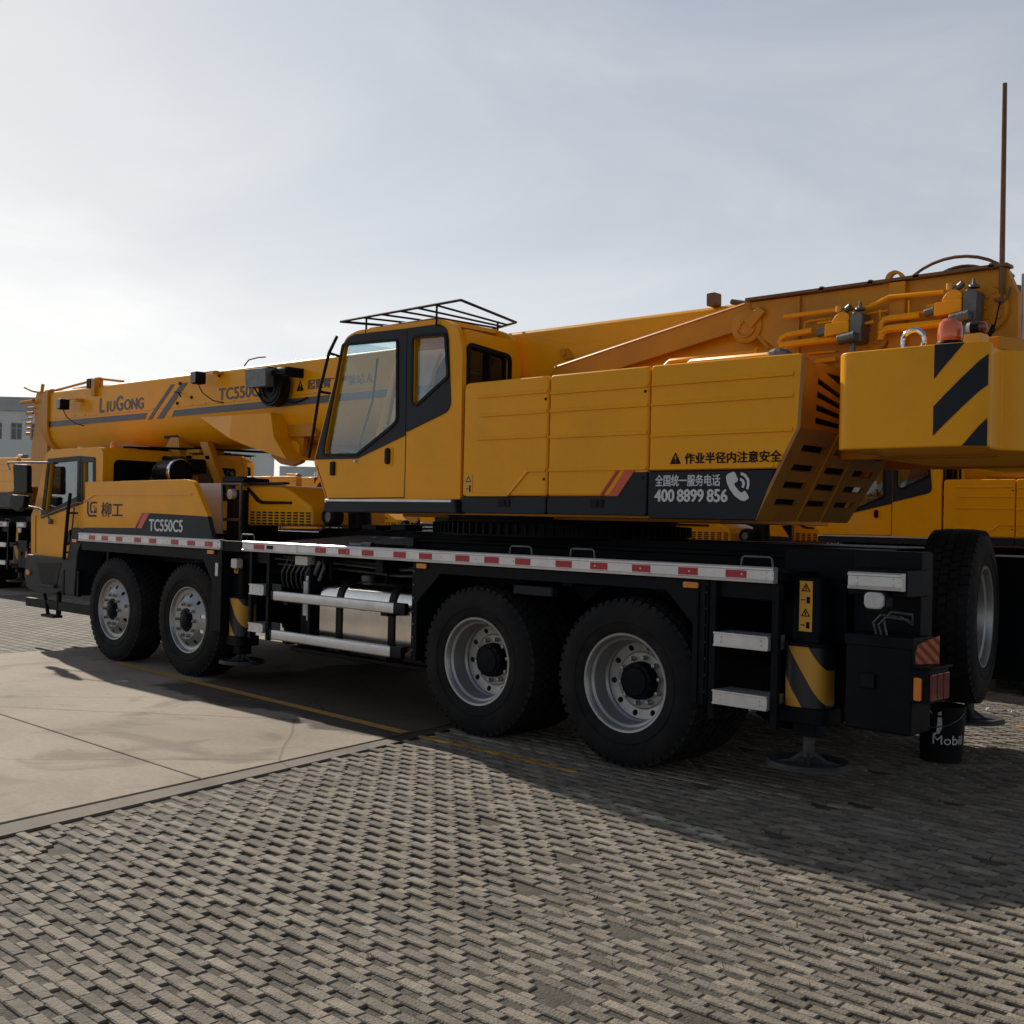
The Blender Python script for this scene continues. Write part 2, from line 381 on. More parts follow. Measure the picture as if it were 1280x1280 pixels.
rail(-7.52, -4.69, [(x, .13) for x in R1[::2]], y=2.78, side=1); rail(-4.325, 1.095, [(x, .14) for x in R2[::2]], y=2.78, side=1)
# front gap piece, fenders
part('rail_joint', B().box(-4.685, -4.33, -.015, .03, 1.225, 1.322), 'dark', crane, bevel=.004)
b = B()
outer = [(-7.50, 1.232), (-7.50, 1.14), (-5.02, 1.13), (-4.86, .93), (-4.86, .47), (-4.70, .47), (-4.70, 1.232)]
b.prism(outer, -.01, .01); b.box(-7.5, -4.72, .01, .33, 1.215, 1.228)
b.box(-4.74, -4.70, .0, .5, .47, 1.2)
part('front_fender', b, 'dark', crane, bevel=.004)
b = B()
b.prism([(-2.045, 1.232), (-2.045, .48), (-1.985, .48), (-1.985, .93), (-1.73, 1.155), (.33, 1.155), (.56, .93), (.52, .48), (.64, .48), (.64, 1.232)], -.012, .012)
b.box(-2.04, .63, .012, .36, 1.215, 1.228); b.box(-2.05, -2.0, .012, .7, .48, 1.2); b.box(.60, .64, .012, .7, .48, 1.2)
b.box(.535, .575, -.022, .012, .48, 1.2); b.box(.60, .625, -.022, -.012, .48, 1.2)
part('rear_fender', b, 'dark', crane, bevel=.004)
for x0_ in (-2.02, .62):
    bb_ = B()
    for k in range(7): bb_.cyl((x0_, -.012, .56 + k * .1), (x0_, -.019, .56 + k * .1), .008, 6)
    part('bolt_row', bb_, 'castgrey', crane)
part('junction_box', B().box(-1.05, -.68, .06, .12, 1.045, 1.115), 'charcoal', crane, bevel=.01)
for y in (.42, 2.27):
    part('inner_guard', B().prism([(-1.98, 1.2), (-1.98, .72), (-1.8, 1.02), (-.9, 1.17), (-.68, 1.0), (-.45, 1.17), (.4, 1.05), (.58, .72), (.6, 1.2)], y, y + .02), 'dark', crane)
    part('inner_guard', B().prism([(-7.9, 1.24), (-7.6, .62), (-7.3, .62), (-7.2, 1.05), (-4.9, 1.05), (-4.8, 1.24)], y, y + .02), 'dark', crane)
part('cab_floor_guard', B().box(-8.6, -7.1, .32, 2.44, .72, 1.015).box(-7.14, -7.1, .1, 2.6, .72, 1.28), 'dark', crane)
def plate_box(x0, x1, y0, y1, z0, z1, holes=True):
    b = B().box(x0, x1, y0, y1, z0, z1)
    b.box(x0, x1, y0 - .008, y0, z1 - .012, z1); b.box(x0, x1, y0 - .008, y0, z0, z0 + .012)
    for x in (x0 + .05, x1 - .05):
        for z in (z0 + (z1 - z0) * .35, z0 + (z1 - z0) * .65): b.cyl((x, y0 + .001, z), (x, y0 - .005, z), .007, 8)
    return b
def ladder(posts, z0, z1, treads):
    b = B()
    for x0, x1 in posts: b.box(x0, x1, -.006, .03, z0, z1)
    b.box(posts[0][0], posts[-1][1], .03, .05, z1 - .1, z1)
    l = part('ladder', b, 'dark', crane, bevel=.003)
    for (x0, x1, za, zb) in treads: part('step_tread', plate_box(x0, x1, -.03, .16, za, zb), 'alu', l, bevel=.002)
    return l
ladder([(.645, .69), (1.07, 1.115)], .40, 1.235, [(.695, 1.065, .845, .93), (.695, 1.065, .50, .585)])
ladder([(-4.255, -4.215), (-3.985, -3.945)], .46, 1.235, [(-4.21, -3.99, .855, .95), (-4.21, -3.99, .525, .605)])
ladder([(-7.95, -7.91), (-7.6, -7.56)], .62, .9, [])
# grab handles on the rail
for x in [(-0.973, 1.357), (-0.408, 1.355), (0.931, 1.351), (-4.373, 1.371)]:
    x = x[0]; part('grab_handle', B().tube([(x - .11, .05, 1.31), (x - .10, .05, 1.375), (x - .085, .05, 1.385), (x + .085, .05, 1.385), (x + .10, .05, 1.375), (x + .11, .05, 1.31)], .0065, 8), 'castgrey', crane)
# side guards
for z0, z1, xa, xb in ((.825, .91, -3.83, -2.20), (.485, .572, -3.845, -2.23)):
    g = part('side_guard', B().prism(rrect(-.06, -.02, z0, z1, .014, 3), xa + .03, xb, axis='x'), 'alu', crane)
    part('end_cap', B().prism(rrect(-.062, -.018, z0 - .003, z1 + .003, .014, 3), xb, xb + .13, axis='x'), 'black', g)
    part('end_cap', B().prism(rrect(-.062, -.018, z0 - .003, z1 + .003, .014, 3), xa, xa + .03, axis='x'), 'black', g)
    part('bracket', B().box(-2.4, -2.32, -.02, .2, z0 - .03, z0 + .05).box(-3.7, -3.64, -.02, .2, z0 - .03, z0 + .05), 'dark', g)
# fuel tank
tp = roundpoly([(.10, .40), (.10, 1.03), (.80, 1.03), (.80, .40)], .19, 8)
t = part('fuel_tank', B().prism(tp, -3.36, -2.10, axis='x'), 'tank', crane, bevel=.02, seg=3)
for x in (-3.07, -2.40):
    part('strap', B().prism(roundpoly([(.088, .388), (.088, 1.042), (.812, 1.042), (.812, .388)], .197, 8), x - .035, x + .035, axis='x', holes=[roundpoly([(.101, .401), (.101, 1.029), (.799, 1.029), (.799, .401)], .19, 8)]), 'black', t)
part('filler_cap', B().lathe([(.05, 1.03), (.055, 1.05), (.055, 1.075), (.045, 1.085), (.001, 1.088)], c=(-2.93, .28, 0), axis='z', n=20), 'castgrey', t)
part('hose', B().tube([(-2.72, .3, 1.03), (-2.70, .3, 1.10), (-2.6, .4, 1.13), (-2.2, .5, 1.12)], .012, 6).tube([(-2.2, .25, 1.03), (-2.2, .25, 1.1), (-2.3, .4, 1.12)], .012, 6), 'black', t)
part('warning_sticker', B().box(-2.80, -2.75, .095, .0995, .80, .84), 'white', t)
b = B().box(-3.82, -3.42, .25, .6, .46, 1.0); b.box(-3.90, -2.1, .22, .88, .36, .40); b.box(-3.45, -3.42, .05, .25, .46, 1.15); b.box(-3.86, -3.45, .3, .32, .7, 1.22)
part('battery_box', b, 'dark', crane, bevel=.008)
ax = [(-3.53, 1.014), (-3.518, 0.739), (-3.537, 1.186)]
f = part('air_filter', B().lathe([(.001, .66), (.02, .665), (.024, .70), (.055, .71), (.057, .85), (.05, .86), (.053, .87), (.053, 1.0), (.035, 1.01), (.03, 1.05), (.001, 1.05)], c=(-3.52, .12, 0), axis='z', n=20), 'lens', crane)
part('valve_block', B().box(-3.66, -3.48, .06, .14, 1.14, 1.22), 'lens', crane, bevel=.006)
b = B()
for i in range(6):
    x = -3.93 + i * .07; b.tube([(x + .10, .12, 1.21), (x + .09, .10, 1.14), (x + .03, .10, 1.07), (x, .12, 1.0), (x - .02, .16, .93)], .0075, 6)
b.tube([(-3.5, .1, 1.0), (-3.42, .1, 1.08), (-3.38, .12, 1.18)], .02, 8); b.tube([(-3.36, .1, 1.02), (-3.30, .1, 1.12), (-3.33, .12, 1.2)], .016, 8)
part('air_hose', b, 'castgrey', crane)
part('air_tank', B().cyl((-3.9, .62, .95), (-3.46, .62, .95), .13, 24), 'dark', crane, bevel=.01)
for zz_, yy_ in ((1.17, .30), (1.12, .34), (1.19, .40)):
    part('brake_line', B().tube([(-4.3, yy_, zz_), (-3.4, yy_ + .02, zz_ - .01), (-2.6, yy_, zz_ - .03), (-2.05, yy_ + .01, zz_)], .012, 6), 'castgrey', crane)
for x in (-1.35, 0.0):
    part('brake_chamber', B().cyl((x - .32, .62, .62), (x - .18, .62, .64), .09, 18), 'dark', crane)
# amber side markers and small lamps
for x, z, y in [(q[0], q[1], -.012) for q in [(-1.927, 1.206), (0.52, 1.198), (-4.868, 1.208)]] + [(-7.66, 1.235, -.0)]:
    m_ = part('marker_lamp', B().prism(rrect(x - .055, x + .055, z - .018, z + .018, .008, 3), y - .02, y), 'amber', crane, bevel=.003)
    part('lamp_base', B().prism(rrect(x - .06, x + .06, z - .022, z + .022, .008, 3), y - .006, y + .01), 'black', m_)
part('work_lamp', B().prism(rrect(-4.60, -4.50, 1.07, 1.16, .02, 4), .02, .09), 'lens', crane, bevel=.008)
w = part('work_lamp', B().prism(rrect(1.655, 1.765, 1.135, 1.225, .03, 5), -.055, .0), 'lens', crane, bevel=.012, seg=3)
part('lamp_housing', B().prism(rrect(1.645, 1.775, 1.125, 1.235, .03, 5), -.03, .04), 'black', w)
part('name_plate', B().box(-4.80, -4.755, -.016, -.011, .99, 1.11), 'white', crane)

# ---- outriggers --------------------------------------------------
def outrigger(x, y, s, w=.15, zt=1.26, front=False):
    dz = -.09 if front else 0
    """jack tube with stickers, striped sleeve and foot pad (s = side the face looks to)"""
    b = B(); b.prism(rrect(x - w * .62, x + w * .62, y - .075, y + .075, .03, 4), .80, zt + .0, axis='z'); b.box(x - w * .5, x + w * .5, y - .06, y + .2, zt - .12, zt - .06)
    o = part('outrigger', b, 'dark', crane, bevel=.006)
    b = B(); b.prism(rrect(x - w * .88, x + w * .88, y - .11, y + .11, .085, 7), .53 + dz, .88 + dz, axis='z')
    part('jack_sleeve', b, 'haz', o, bevel=.003)
    part('sleeve_collar', B().prism(rrect(x - w * .94, x + w * .94, y - .12, y + .12, .09, 7), .88 + dz, .90 + dz, axis='z'), 'dark', o)
    part('jack_bracket', B().prism(rrect(x - w * 1.05, x + w * 1.05, y - .12, y + .12, .06, 5), .44 + dz, .53 + dz, axis='z').prism(rrect(x - w * .5, x + w * .5, y - .07, y + .07, .02, 3), .36 + dz, .44 + dz, axis='z'), 'dark', o, bevel=.006)
    part('jack_rod', B().cyl((x, y, .22), (x, y, .45), .035, 18), 'padgrey', o)
    r = w * 1.62; b = B()
    b.lathe([(r, .185), (r * 1.0, .20), (r * .94, .215), (r * .86, .212), (r * .72, .20), (r * .3, .20), (.08, .215), (.05, .235), (.001, .235)], c=(x, y, 0), axis='z', n=36)
    b.lathe([(r, .185), (r * .5, .18), (.001, .18)], c=(x, y, 0), axis='z', n=36)
    for k in range(4):
        a = pi / 2 * k + .5; dx, dy = cos(a), sin(a); nx, ny = -dy * .008, dx * .008
        b.hexa([(x + .03 * dx - nx, y + .03 * dy - ny, .2), (x + r * .8 * dx - nx, y + r * .8 * dy - ny, .2), (x + r * .8 * dx + nx, y + r * .8 * dy + ny, .2), (x + .03 * dx + nx, y + .03 * dy + ny, .2),
                (x + .03 * dx - nx, y + .03 * dy - ny, .27), (x + r * .45 * dx - nx, y + r * .45 * dy - ny, .215), (x + r * .45 * dx + nx, y + r * .45 * dy + ny, .215), (x + .03 * dx + nx, y + .03 * dy + ny, .27)])
    part('foot_pad', b, 'padgrey', o)
    ys = y - .0755 if s < 0 else y + .0755
    return o, ys
def warn_sticker(o, x0, x1, z0, z1, y, rows=4):
    b = B().box(x0, x1, y - .003, y, z0, z1); 
    st = part('warning_sticker', b, 'sticker', o)
    b = B(); h = (z1 - z0) / rows; c = (x0 + x1) / 2; hw = (x1 - x0) * .36
    for k in range(rows):
        zc = z0 + h * (k + .5)
        if k % 2 == (rows + 1) % 2:     # triangle
            t = [(c - hw, zc - h * .32), (c + hw, zc - h * .32), (c, zc + h * .36)]
            b.prism(t, y - .0042, y - .003, holes=[inset(t, .006)]); b.box(c - .004, c + .004, y - .0042, y - .003, zc - h * .2, zc + h * .08)
        else:
            b.box(c - hw, c - hw * .1, y - .0042, y - .003, zc - .003, zc + .003); b.box(c + hw * .15, c + hw * .9, y - .0042, y - .003, zc - h * .26, zc + h * .26)
    part('warning_symbol', b, 'black', st, smooth=False)
o, ys = outrigger(1.21, .20, -1, w=.15, zt=1.27)
warn_sticker(o, 1.175, 1.257, .965, 1.255, ys)
part('jack_mount', B().box(1.02, 1.36, .33, .5, .5, 1.25), 'dark', o, bevel=.006)
o, ys = outrigger(-4.62, .18, -1, w=.13, zt=1.2, front=True)
warn_sticker(o, -4.665, -4.60, 1.02, 1.15, ys, 2)
outrigger(1.21, 2.55, 1, w=.15, zt=1.27); outrigger(-4.62, 2.57, 1, w=.13, zt=1.2)
part('outrigger_beam', B().box(-4.8, -4.5, .3, 2.45, .72, 1.0), 'dark', crane, bevel=.008); part('outrigger_beam', B().box(1.05, 1.35, .4, 2.35, .66, 1.02), 'dark', crane, bevel=.008)

# ---- rear end ----------------------------------------------------
t = part('tool_box', B().prism([(1.52, .47), (1.90, .47), (1.90, .985), (1.52, .985)], .02, .27), 'dark', crane, bevel=.012)
part('lid', B().box(1.515, 1.905, .015, .28, .925, .99), 'dark', t, bevel=.008)
part('latch', B().box(1.62, 1.70, .0, .02, .70, .78), 'black', t, bevel=.006)
b = B()
for dy, dz in ((0, 0), (.03, -.01), (.06, .02)): b.tube([(1.66 + dy, .1, .98), (1.65 + dy, .08, 1.05 + dz), (1.70 + dy, .06, 1.10 + dz), (1.80 + dy, .1, 1.09 + dz), (1.84, .15, 1.05)], .007, 6)
part('cable_loop', b, 'castgrey', crane)
b = B().box(1.40, 1.80, .34, .50, .56, 1.44); b.box(.9, 1.40, .42, .9, .90, 1.44); b.box(1.52, 1.86, .03, .34, 1.20, 1.345); b.box(1.36, 1.44, .62, 2.7, .62, 1.40); b.box(1.52, 1.90, .04, .34, .99, 1.10) if 0 else None; b.box(1.42, 1.87, 2.1, 2.7, .56, 1.40)
part('rear_crossmember', b, 'dark', crane, bevel=.008)
b = B().box(1.895, 2.02, -.02, .27, .835, .848).box(1.90, 2.0, .0, .25, .655, .835); b.box(1.8, 1.92, .1, .2, .68, .78)
t = part('tail_light', b, 'dark', crane, bevel=.005)
part('side_lens', B().prism(rrect(1.925, 1.965, .67, .79, .008), -.012, .0), 'amber', t)
b = B()
for k in range(3): b.box(2.0, 2.012, .01 + k * .08, .08 + k * .08, .67, .81)
part('lens', b, 'redlens', t, bevel=.004)
part('reflector_board', B().hexa([(1.90, .06, .85), (1.97, .20, .85), (1.96, .21, .85), (1.89, .07, .85), (1.90, .06, .95), (1.97, .20, 1.0), (1.96, .21, 1.0), (1.89, .07, .95)]), hazard('red_orange_board', 1, .06, 1.0, 0, (.22, .02, .015), (.42, .13, .03)), crane)
# spare wheel standing at the rear, disc facing backwards
sx, sy, sz = 1.33, 1.47, 1.035
sp = cached('spare_wheel', 'rimrear', rim_rear, 'steel', crane, (0, 0, 0), ang=28)
sp.rotation_euler = (0, 0, pi / 2 + .21); sp.location = (1.73, 1.43, 1.03)
cached('tyre', 'tyre', tyre_bm, 'rubber', sp, (0, 0, 0), ang=40)
part('spare_wheel_carrier', B().box(1.42, 1.62, 1.42, 1.58, .97, 1.09).box(1.42, 1.46, 1.3, 1.7, .75, 1.30), 'dark', crane)

# ---- driver cab --------------------------------------------------
def shell(name, prof, y0, y1, win, th, mats, parent, bevel=.02):
    """two side walls with window openings joined by roof, floor, front and rear skins"""
    b = B(); ins = inset(prof, th)
    b.prism(prof, y0, y0 + th, holes=win); b.prism(prof, y1 - th, y1, holes=win)
    return b
cab_prof = roundpoly([(-8.90, 1.02), (-8.93, 1.50), (-8.83, 1.62), (-8.60, 2.20), (-8.48, 2.265), (-7.24, 2.265), (-7.18, 2.2), (-7.18, 1.30), (-7.79, 1.30), (-7.84, 1.02)], [.02, .02, .04, .05, .06, .06, .05, .03, .02, .02])
dwin = roundpoly([(-8.454, 2.119), (-7.754, 2.132), (-7.749, 1.722), (-8.565, 1.534)], .015)
qwin = roundpoly([(-7.638, 2.112), (-7.393, 2.112), (-7.372, 1.731), (-7.613, 1.678)], .015)
b = B()
b.prism(cab_prof, .05, .10, holes=[dwin, qwin]); b.prism(cab_prof, 1.82, 1.87, holes=[dwin, qwin])
b.box(-8.5, -7.22, .10, 1.82, 2.205, 2.262)                                       # roof
b.prism(roundpoly([(.10, 1.3), (1.82, 1.3), (1.82, 2.21), (.10, 2.21)], .01), -7.225, -7.182, axis='x', holes=[rrect(.20, 1.05, 1.72, 2.11, .05), rrect(1.10, 1.72, 1.72, 2.11, .05)])
b.hexa([(-8.885, .10, 1.03), (-8.84, .10, 1.03), (-8.84, 1.82, 1.03), (-8.885, 1.82, 1.03), (-8.91, .10, 1.5), (-8.87, .10, 1.5), (-8.87, 1.82, 1.5), (-8.91, 1.82, 1.5)])
b.box(-8.84, -7.86, .10, 1.82, 1.03, 1.08)
cab = part('driver_cab', b, 'yellow', crane, bevel=.012)
b = B()
b.prism(roundpoly([(-8.508, 2.161), (-7.707, 2.177), (-7.349, 2.154), (-7.322, 1.688), (-7.591, 1.651), (-8.655, 1.463)], .02), .040, .0495, holes=[inset(dwin, .004), inset(qwin, .004)])
b.prism([(-7.72, 1.64), (-7.70, 2.16), (-7.655, 2.16), (-7.64, 1.66)], .040, .0425)
part('window_frame', b, 'charcoal', cab)
part('side_window', B().prism(dwin, .072, .076), 'glass', cab); part('quarter_window', B().prism(qwin, .072, .076), 'glass', cab)
part('side_window', B().prism(dwin, 1.844, 1.848), 'glass', cab)
part('rear_window', B().prism(rrect(.19, 1.06, 1.71, 2.12, .05), -7.21, -7.206, axis='x').prism(rrect(1.09, 1.73, 1.71, 2.12, .05), -7.21, -7.206, axis='x'), 'darkglass', cab)
part('rear_window_seal', B().prism(rrect(.175, 1.075, 1.695, 2.135, .06), -7.182, -7.174, axis='x', holes=[rrect(.20, 1.05, 1.72, 2.11, .05)]), 'black', cab)
part('windscreen', B().hexa([(-8.80, .12, 1.60), (-8.79, .12, 1.60), (-8.79, 1.80, 1.60), (-8.80, 1.80, 1.60), (-8.57, .12, 2.20), (-8.56, .12, 2.20), (-8.56, 1.80, 2.20), (-8.57, 1.80, 2.20)]), 'darkglass', cab)
door = [(-8.647, 1.496), (-7.765, 1.668), (-7.631, 1.664), (-7.652, 1.376), (-7.694, 1.109), (-7.924, 1.037), (-8.834, 1.049), (-8.812, 1.399)]
b = B(); b.rib([door[0], door[1], door[2]], .048, .012, .010); part('belt_moulding', b, 'yellow', cab)
b = B().prism([(-7.93, 1.03), (-7.83, 1.6), (-7.81, 1.6), (-7.91, 1.03)], .046, .0495).prism([(-8.78, 1.06), (-8.80, 1.5), (-8.79, 1.5), (-8.77, 1.06)], .046, .0495)
part('door_seam', b, 'void', cab)
part('door_handle', B().prism(roundpoly([(-8.01, 1.20), (-7.99, 1.27), (-7.88, 1.36), (-7.86, 1.22), (-7.96, 1.17)], .02), .03, .055), 'black', cab, bevel=.006)
b = B().tube([(-7.915, -.01, 1.02), (-7.87, -.015, 1.3), (-7.825, -.015, 1.62), (-7.80, -.01, 1.76)], .02, 10)
for z, x in ((1.10, -7.90), (1.54, -7.84)): b.tube([(x, -.01, z), (x + .09, .03, z), (x + .1, .055, z)], .012, 6)
part('grab_bar', b, 'black', cab)
part('door_lettering_plate', B().box(-8.09, -7.96, .0455, .0495, 1.12, 1.15), 'charcoal', cab) if 0 else None
# charcoal lower body of the cab
b = B()
b.prism(roundpoly([(-8.92, 1.04), (-8.97, .80), (-8.90, .66), (-8.65, .60), (-8.15, .61), (-8.0, .66), (-7.86, .62), (-7.67, .62), (-7.62, 1.1), (-7.50, 1.26), (-7.50, 1.36), (-7.76, 1.38), (-7.86, 1.03)], .02), .0, .30)
b.box(-8.97, -8.6, .3, 2.45, .62, 1.03); b.prism([(-8.92, 1.04), (-8.97, .80), (-8.90, .66), (-8.15, .61), (-7.86, .62), (-7.86, 1.03)], 2.45, 2.72)
lb = part('bumper', b, 'charcoal', crane, bevel=.012)
part('step_recess', B().prism(roundpoly([(-8.62, .95), (-8.50, .73), (-8.1, .70), (-7.99, .98)], .03), -.004, .004), 'black', lb)
part('step_tread', B().box(-8.52, -8.10, -.035, .04, .685, .72), 'charcoal', lb, bevel=.006)
part('indicator_lamp', B().prism(rrect(-8.88, -8.79, .80, .86, .025, 4), -.02, .01), 'amber', lb, bevel=.006)
b = B().box(-8.95, -7.25, .02, .07, .43, .53); b.tube([(-8.55, .05, .66), (-8.42, .03, .50), (-8.3, .0, .38)], .022, 8); b.box(-8.42, -8.1, -.03, .08, .345, .375); b.tube([(-8.12, .04, .38), (-8.12, .04, .62)], .03, 8)
part('side_step_bar', b, 'black', crane, bevel=.004)
# mirrors
cm = [(-8.942, 2.09), (-8.594, 2.084), (-8.573, 1.751), (-8.92, 1.751)]
b = B().prism(roundpoly([(-9.15, 1.86), (-9.15, 2.13), (-8.92, 2.13), (-8.92, 1.86)], .05), -.20, -.12)
cmx, cmz = -8.98, 1.93
def mirror_poly(px): return roundpoly(px, .045, 4)
mir = part('mirror', B().prism(mirror_poly([(-8.988, 2.101), (-8.595, 2.085), (-8.574, 1.752), (-8.933, 1.761)]), -.16, -.10), 'black', cab, bevel=.012)
part('mirror_glass', B().prism(inset(mirror_poly([(-8.988, 2.101), (-8.595, 2.085), (-8.574, 1.752), (-8.933, 1.761)]), .022), -.1005, -.0975), 'chrome', mir)
mir2 = part('mirror', B().prism(mirror_poly([(-9.032, 1.742), (-8.637, 1.724), (-8.672, 1.594), (-8.842, 1.536), (-9.033, 1.591)]), -.16, -.09), 'black', cab, bevel=.012)
a = [(-8.364, 2.114), (-8.83, 2.119), (-9.228, 2.121), (-9.016, 1.594), (-8.886, 1.624), (-8.477, 1.58), (-8.391, 1.535), (-8.364, 1.434)]
part('mirror_arm', B().tube([(a[0][0], .05, a[0][1]), (a[1][0], -.08, a[1][1]), (a[2][0], -.12, a[2][1]), (a[2][0] + .1, -.13, a[2][1] - .08)], .011, 8), 'castgrey', cab)
part('mirror_arm', B().tube([(a[3][0], -.12, a[3][1]), (a[4][0], -.10, a[4][1]), (a[5][0], -.05, a[5][1]), (a[6][0], -.01, a[6][1]), (a[7][0], .03, a[7][1])], .011, 8).lathe([(.001, -.02), (.03, -.01), (.03, .03)], c=(a[7][0], .02, a[7][1]), n=12), 'castgrey', cab)
for (px, y, r, mt) in ((76, .5, .055, 'lens'), (83, .9, .045, 'amber'), (128, .25, .03, 'amber')):
    xx = {76: -8.62, 83: -8.75, 128: -7.35}[px]
    part('roof_lamp', B().lathe([(r * 1.1, 2.262), (r, 2.28), (r * .95, 2.31), (r * .6, 2.335), (.001, 2.34)], c=(xx, y, 0), axis='z', n=18), mt, cab)
part('roof_bar', B().tube([(-7.3, .4, 2.29), (-7.35, 1.75, 2.29)], .014).tube([(-7.22, .3, 2.28), (-6.9, 1.3, 2.30), (-6.6, 2.1, 2.30)], .014).box(-7.6, -7.25, .5, 1.7, 2.263, 2.275), 'black', cab)
# seat shapes inside
b = B().prism(roundpoly([(-7.9, 1.3), (-8.0, 1.42), (-7.66, 1.42), (-7.5, 1.95), (-7.38, 1.95), (-7.5, 1.3)], .04), .35, .85); b.prism(roundpoly([(-7.9, 1.3), (-8.0, 1.42), (-7.66, 1.42), (-7.5, 1.95), (-7.38, 1.95), (-7.5, 1.3)], .04), 1.15, 1.65)
b.prism([(-8.75, 1.3), (-8.7, 1.58), (-8.45, 1.55), (-8.4, 1.3)], .15, 1.75)
part('seat', b, 'seat', cab, bevel=.02)
part('steering_wheel', B().tube([(-8.3 + .09 * cos(a), .6 + .2 * sin(a), 1.62 + .1 * cos(a)) for a in [2 * pi * k / 20 for k in range(20)]], .012, 6, True), 'black', cab)

# ---- deck side panel behind the cab --------------------------------
sp_prof = [(-7.483, 1.383), (-7.5, 1.677), (-7.463, 1.686), (-7.474, 1.883), (-5.39, 1.893), (-5.287, 1.883), (-5.228, 1.855), (-4.972, 1.54), (-6.363, 1.402)]
sp_prof = roundpoly(sp_prof, [.004, .004, .004, .01, .02, .03, .04, .01, .004])
b = B().prism(sp_prof, .0, .05)
pn = part('deck_side_panel', b, 'yellow', crane, bevel=.014, seg=3)
lp = [(-7.49, 1.668), (-7.235, 1.751), (-5.267, 1.752)]
part('crease', B().rib([lp[0], lp[1]], .0, .010, .012).rib([lp[1], lp[2]], .0, .010, .012), 'yellow', pn)
blk = [(-7.479, 1.318), (-7.483, 1.381), (-6.36, 1.4), (-6.087, 1.56), (-5.113, 1.542), (-4.965, 1.537), (-4.881, 1.365), (-4.851, 1.321)]
part('dark_skirt', B().prism(blk, -.008, .04), 'charcoal', pn, bevel=.006)
part('red_stripe', B().prism([(-6.297, 1.402), (-6.151, 1.561), (-6.046, 1.559), (-6.199, 1.402)], -.011, -.0085), 'orange', pn)
part('red_stripe', B().prism([(-6.346, 1.402), (-6.199, 1.56), (-6.175, 1.56), (-6.317, 1.402)], -.011, -.0085), M['red'], pn)
# emblem: rounded square C with inner hook, drawn as strokes
def strokes(polys, y, mat, parent, name, d=.002):
    b = B()
    for p in polys: b.prism(p, y - d, y - d * .3)
    return part(name, b, mat, parent, smooth=False)
ex, ez = -7.41, 1.505
def ep(x, z): return (ex + x * .23, ez + z * .165)
strokes([[ep(0, .25), ep(0, 1), ep(.14, 1), ep(.14, .3), ep(.25, .13), ep(.95, .13), ep(.95, 0), ep(.2, 0)],
         [ep(.28, .35), ep(.28, .85), ep(.45, 1), ep(.95, 1), ep(.95, .87), ep(.5, .87), ep(.42, .8), ep(.42, .42), ep(.52, .36), ep(.62, .36), ep(.62, .24), ep(.42, .24)],
         [ep(.7, .24), ep(.7, .6), ep(.95, .60), ep(.95, .24)]], -.0, 'charcoal', pn, 'emblem', .003)
strokes([[ep(.56, .70), ep(.70, .78), ep(.95, .48), ep(.82, .40)]], -.002, 'orange', pn, 'emblem')
text('柳工', -7.085, 1.508, 0, .155, 'charcoal', pn, w=.47, bold=.004)
text('TC550C5', -6.045, 1.382, -.008, .115, 'white', pn, w=.64, bold=.006, d=.003)

# ---- things on the deck between panel and upper works -------------
part('heat_shield', B().prism([(-5.885, 1.877), (-5.437, 1.874), (-5.399, 1.372), (-5.619, 1.366), (-5.689, 1.583), (-5.932, 1.877)], .42, .44), 'sheet', crane, bevel=.003)
qt = [(-5.496, 1.668), (-5.208, 1.67), (-5.327, 1.765)]
ot = part('oil_tank', B().prism(rrect(qt[0][0], qt[1][0], .50, 1.0, .08, 6), 1.30, 1.81, axis='z'), 'black', crane, bevel=.02)
part('filler_cap', B().lathe([(.001, -.05), (.05, -.045), (.055, -.01), (.055, .02)], c=(qt[2][0], .50, qt[2][1]), n=18), 'lens', ot)
part('strap', B().box(qt[0][0], qt[1][0], .493, .499, 1.50, 1.53), 'castgrey', ot)
qf = [(-5.492, 1.667), (-5.141, 1.669)]; part('tank_frame', B().box(qf[0][0], qf[1][0], .47, 1.0, 1.862, 1.880).box(qf[1][0] - .02, qf[1][0], .46, .48, 1.3, 1.862), 'castgrey', crane)
b = B().box(-5.45, -5.15, .5, .8, 1.89, 1.93); b.box(-5.15, -4.55, .55, .62, 1.865, 1.885); b.box(-5.7, -5.4, .6, .8, 1.89, 1.95)
part('control_bracket', b, 'black', crane, bevel=.006)
ehp = roundpoly([(-5.324, 1.455), (-5.342, 1.865), (-4.669, 1.857), (-4.59, 1.837), (-4.188, 1.656), (-4.161, 1.604), (-4.156, 1.47)], [.0, .04, .03, .05, .05, .03, 0])
eh = part('engine_hood', B().prism(ehp, .6, 1.5), 'yellow', crane, bevel=.03, seg=3)
part('hatch_trim', B().prism([(-5.213, 1.84), (-5.013, 1.721), (-4.958, 1.705), (-4.48, 1.7), (-4.479, 1.677), (-4.97, 1.674), (-5.054, 1.697), (-5.241, 1.832)], .585, .5995), 'black', eh)
b = B()
vx = [(-5.202, 1.577), (-4.172, 1.559)]; z0, z1 = 1.475, 1.60
for i in range(10):
    for k in range(5):
        x = -5.16 + i * .102; z = 1.478 + k * .027; b.box(x, x + .062, .592, .602, z, z + .014)
part('vent_slots', b, 'void', eh)
part('exhaust_pipe', B().tube([(-3.88, .95, 1.46), (-3.9, .95, 1.70), (-3.96, .93, 1.76), (-4.10, .9, 1.765)], [.11, .11, .09, .055], 20), 'black', crane)
part('exhaust_tip', B().cyl((-4.09, .9, 1.765), (-4.16, .89, 1.762), .05, 16), 'chrome', crane)
fr = part('hose_reel', B().lathe([(.05, -.02), (.07, -.03), (.09, -.01), (.095, .02), (.095, .1), (.05, .12)], c=(-3.93, .62, 1.565), n=28), 'rubber', crane)
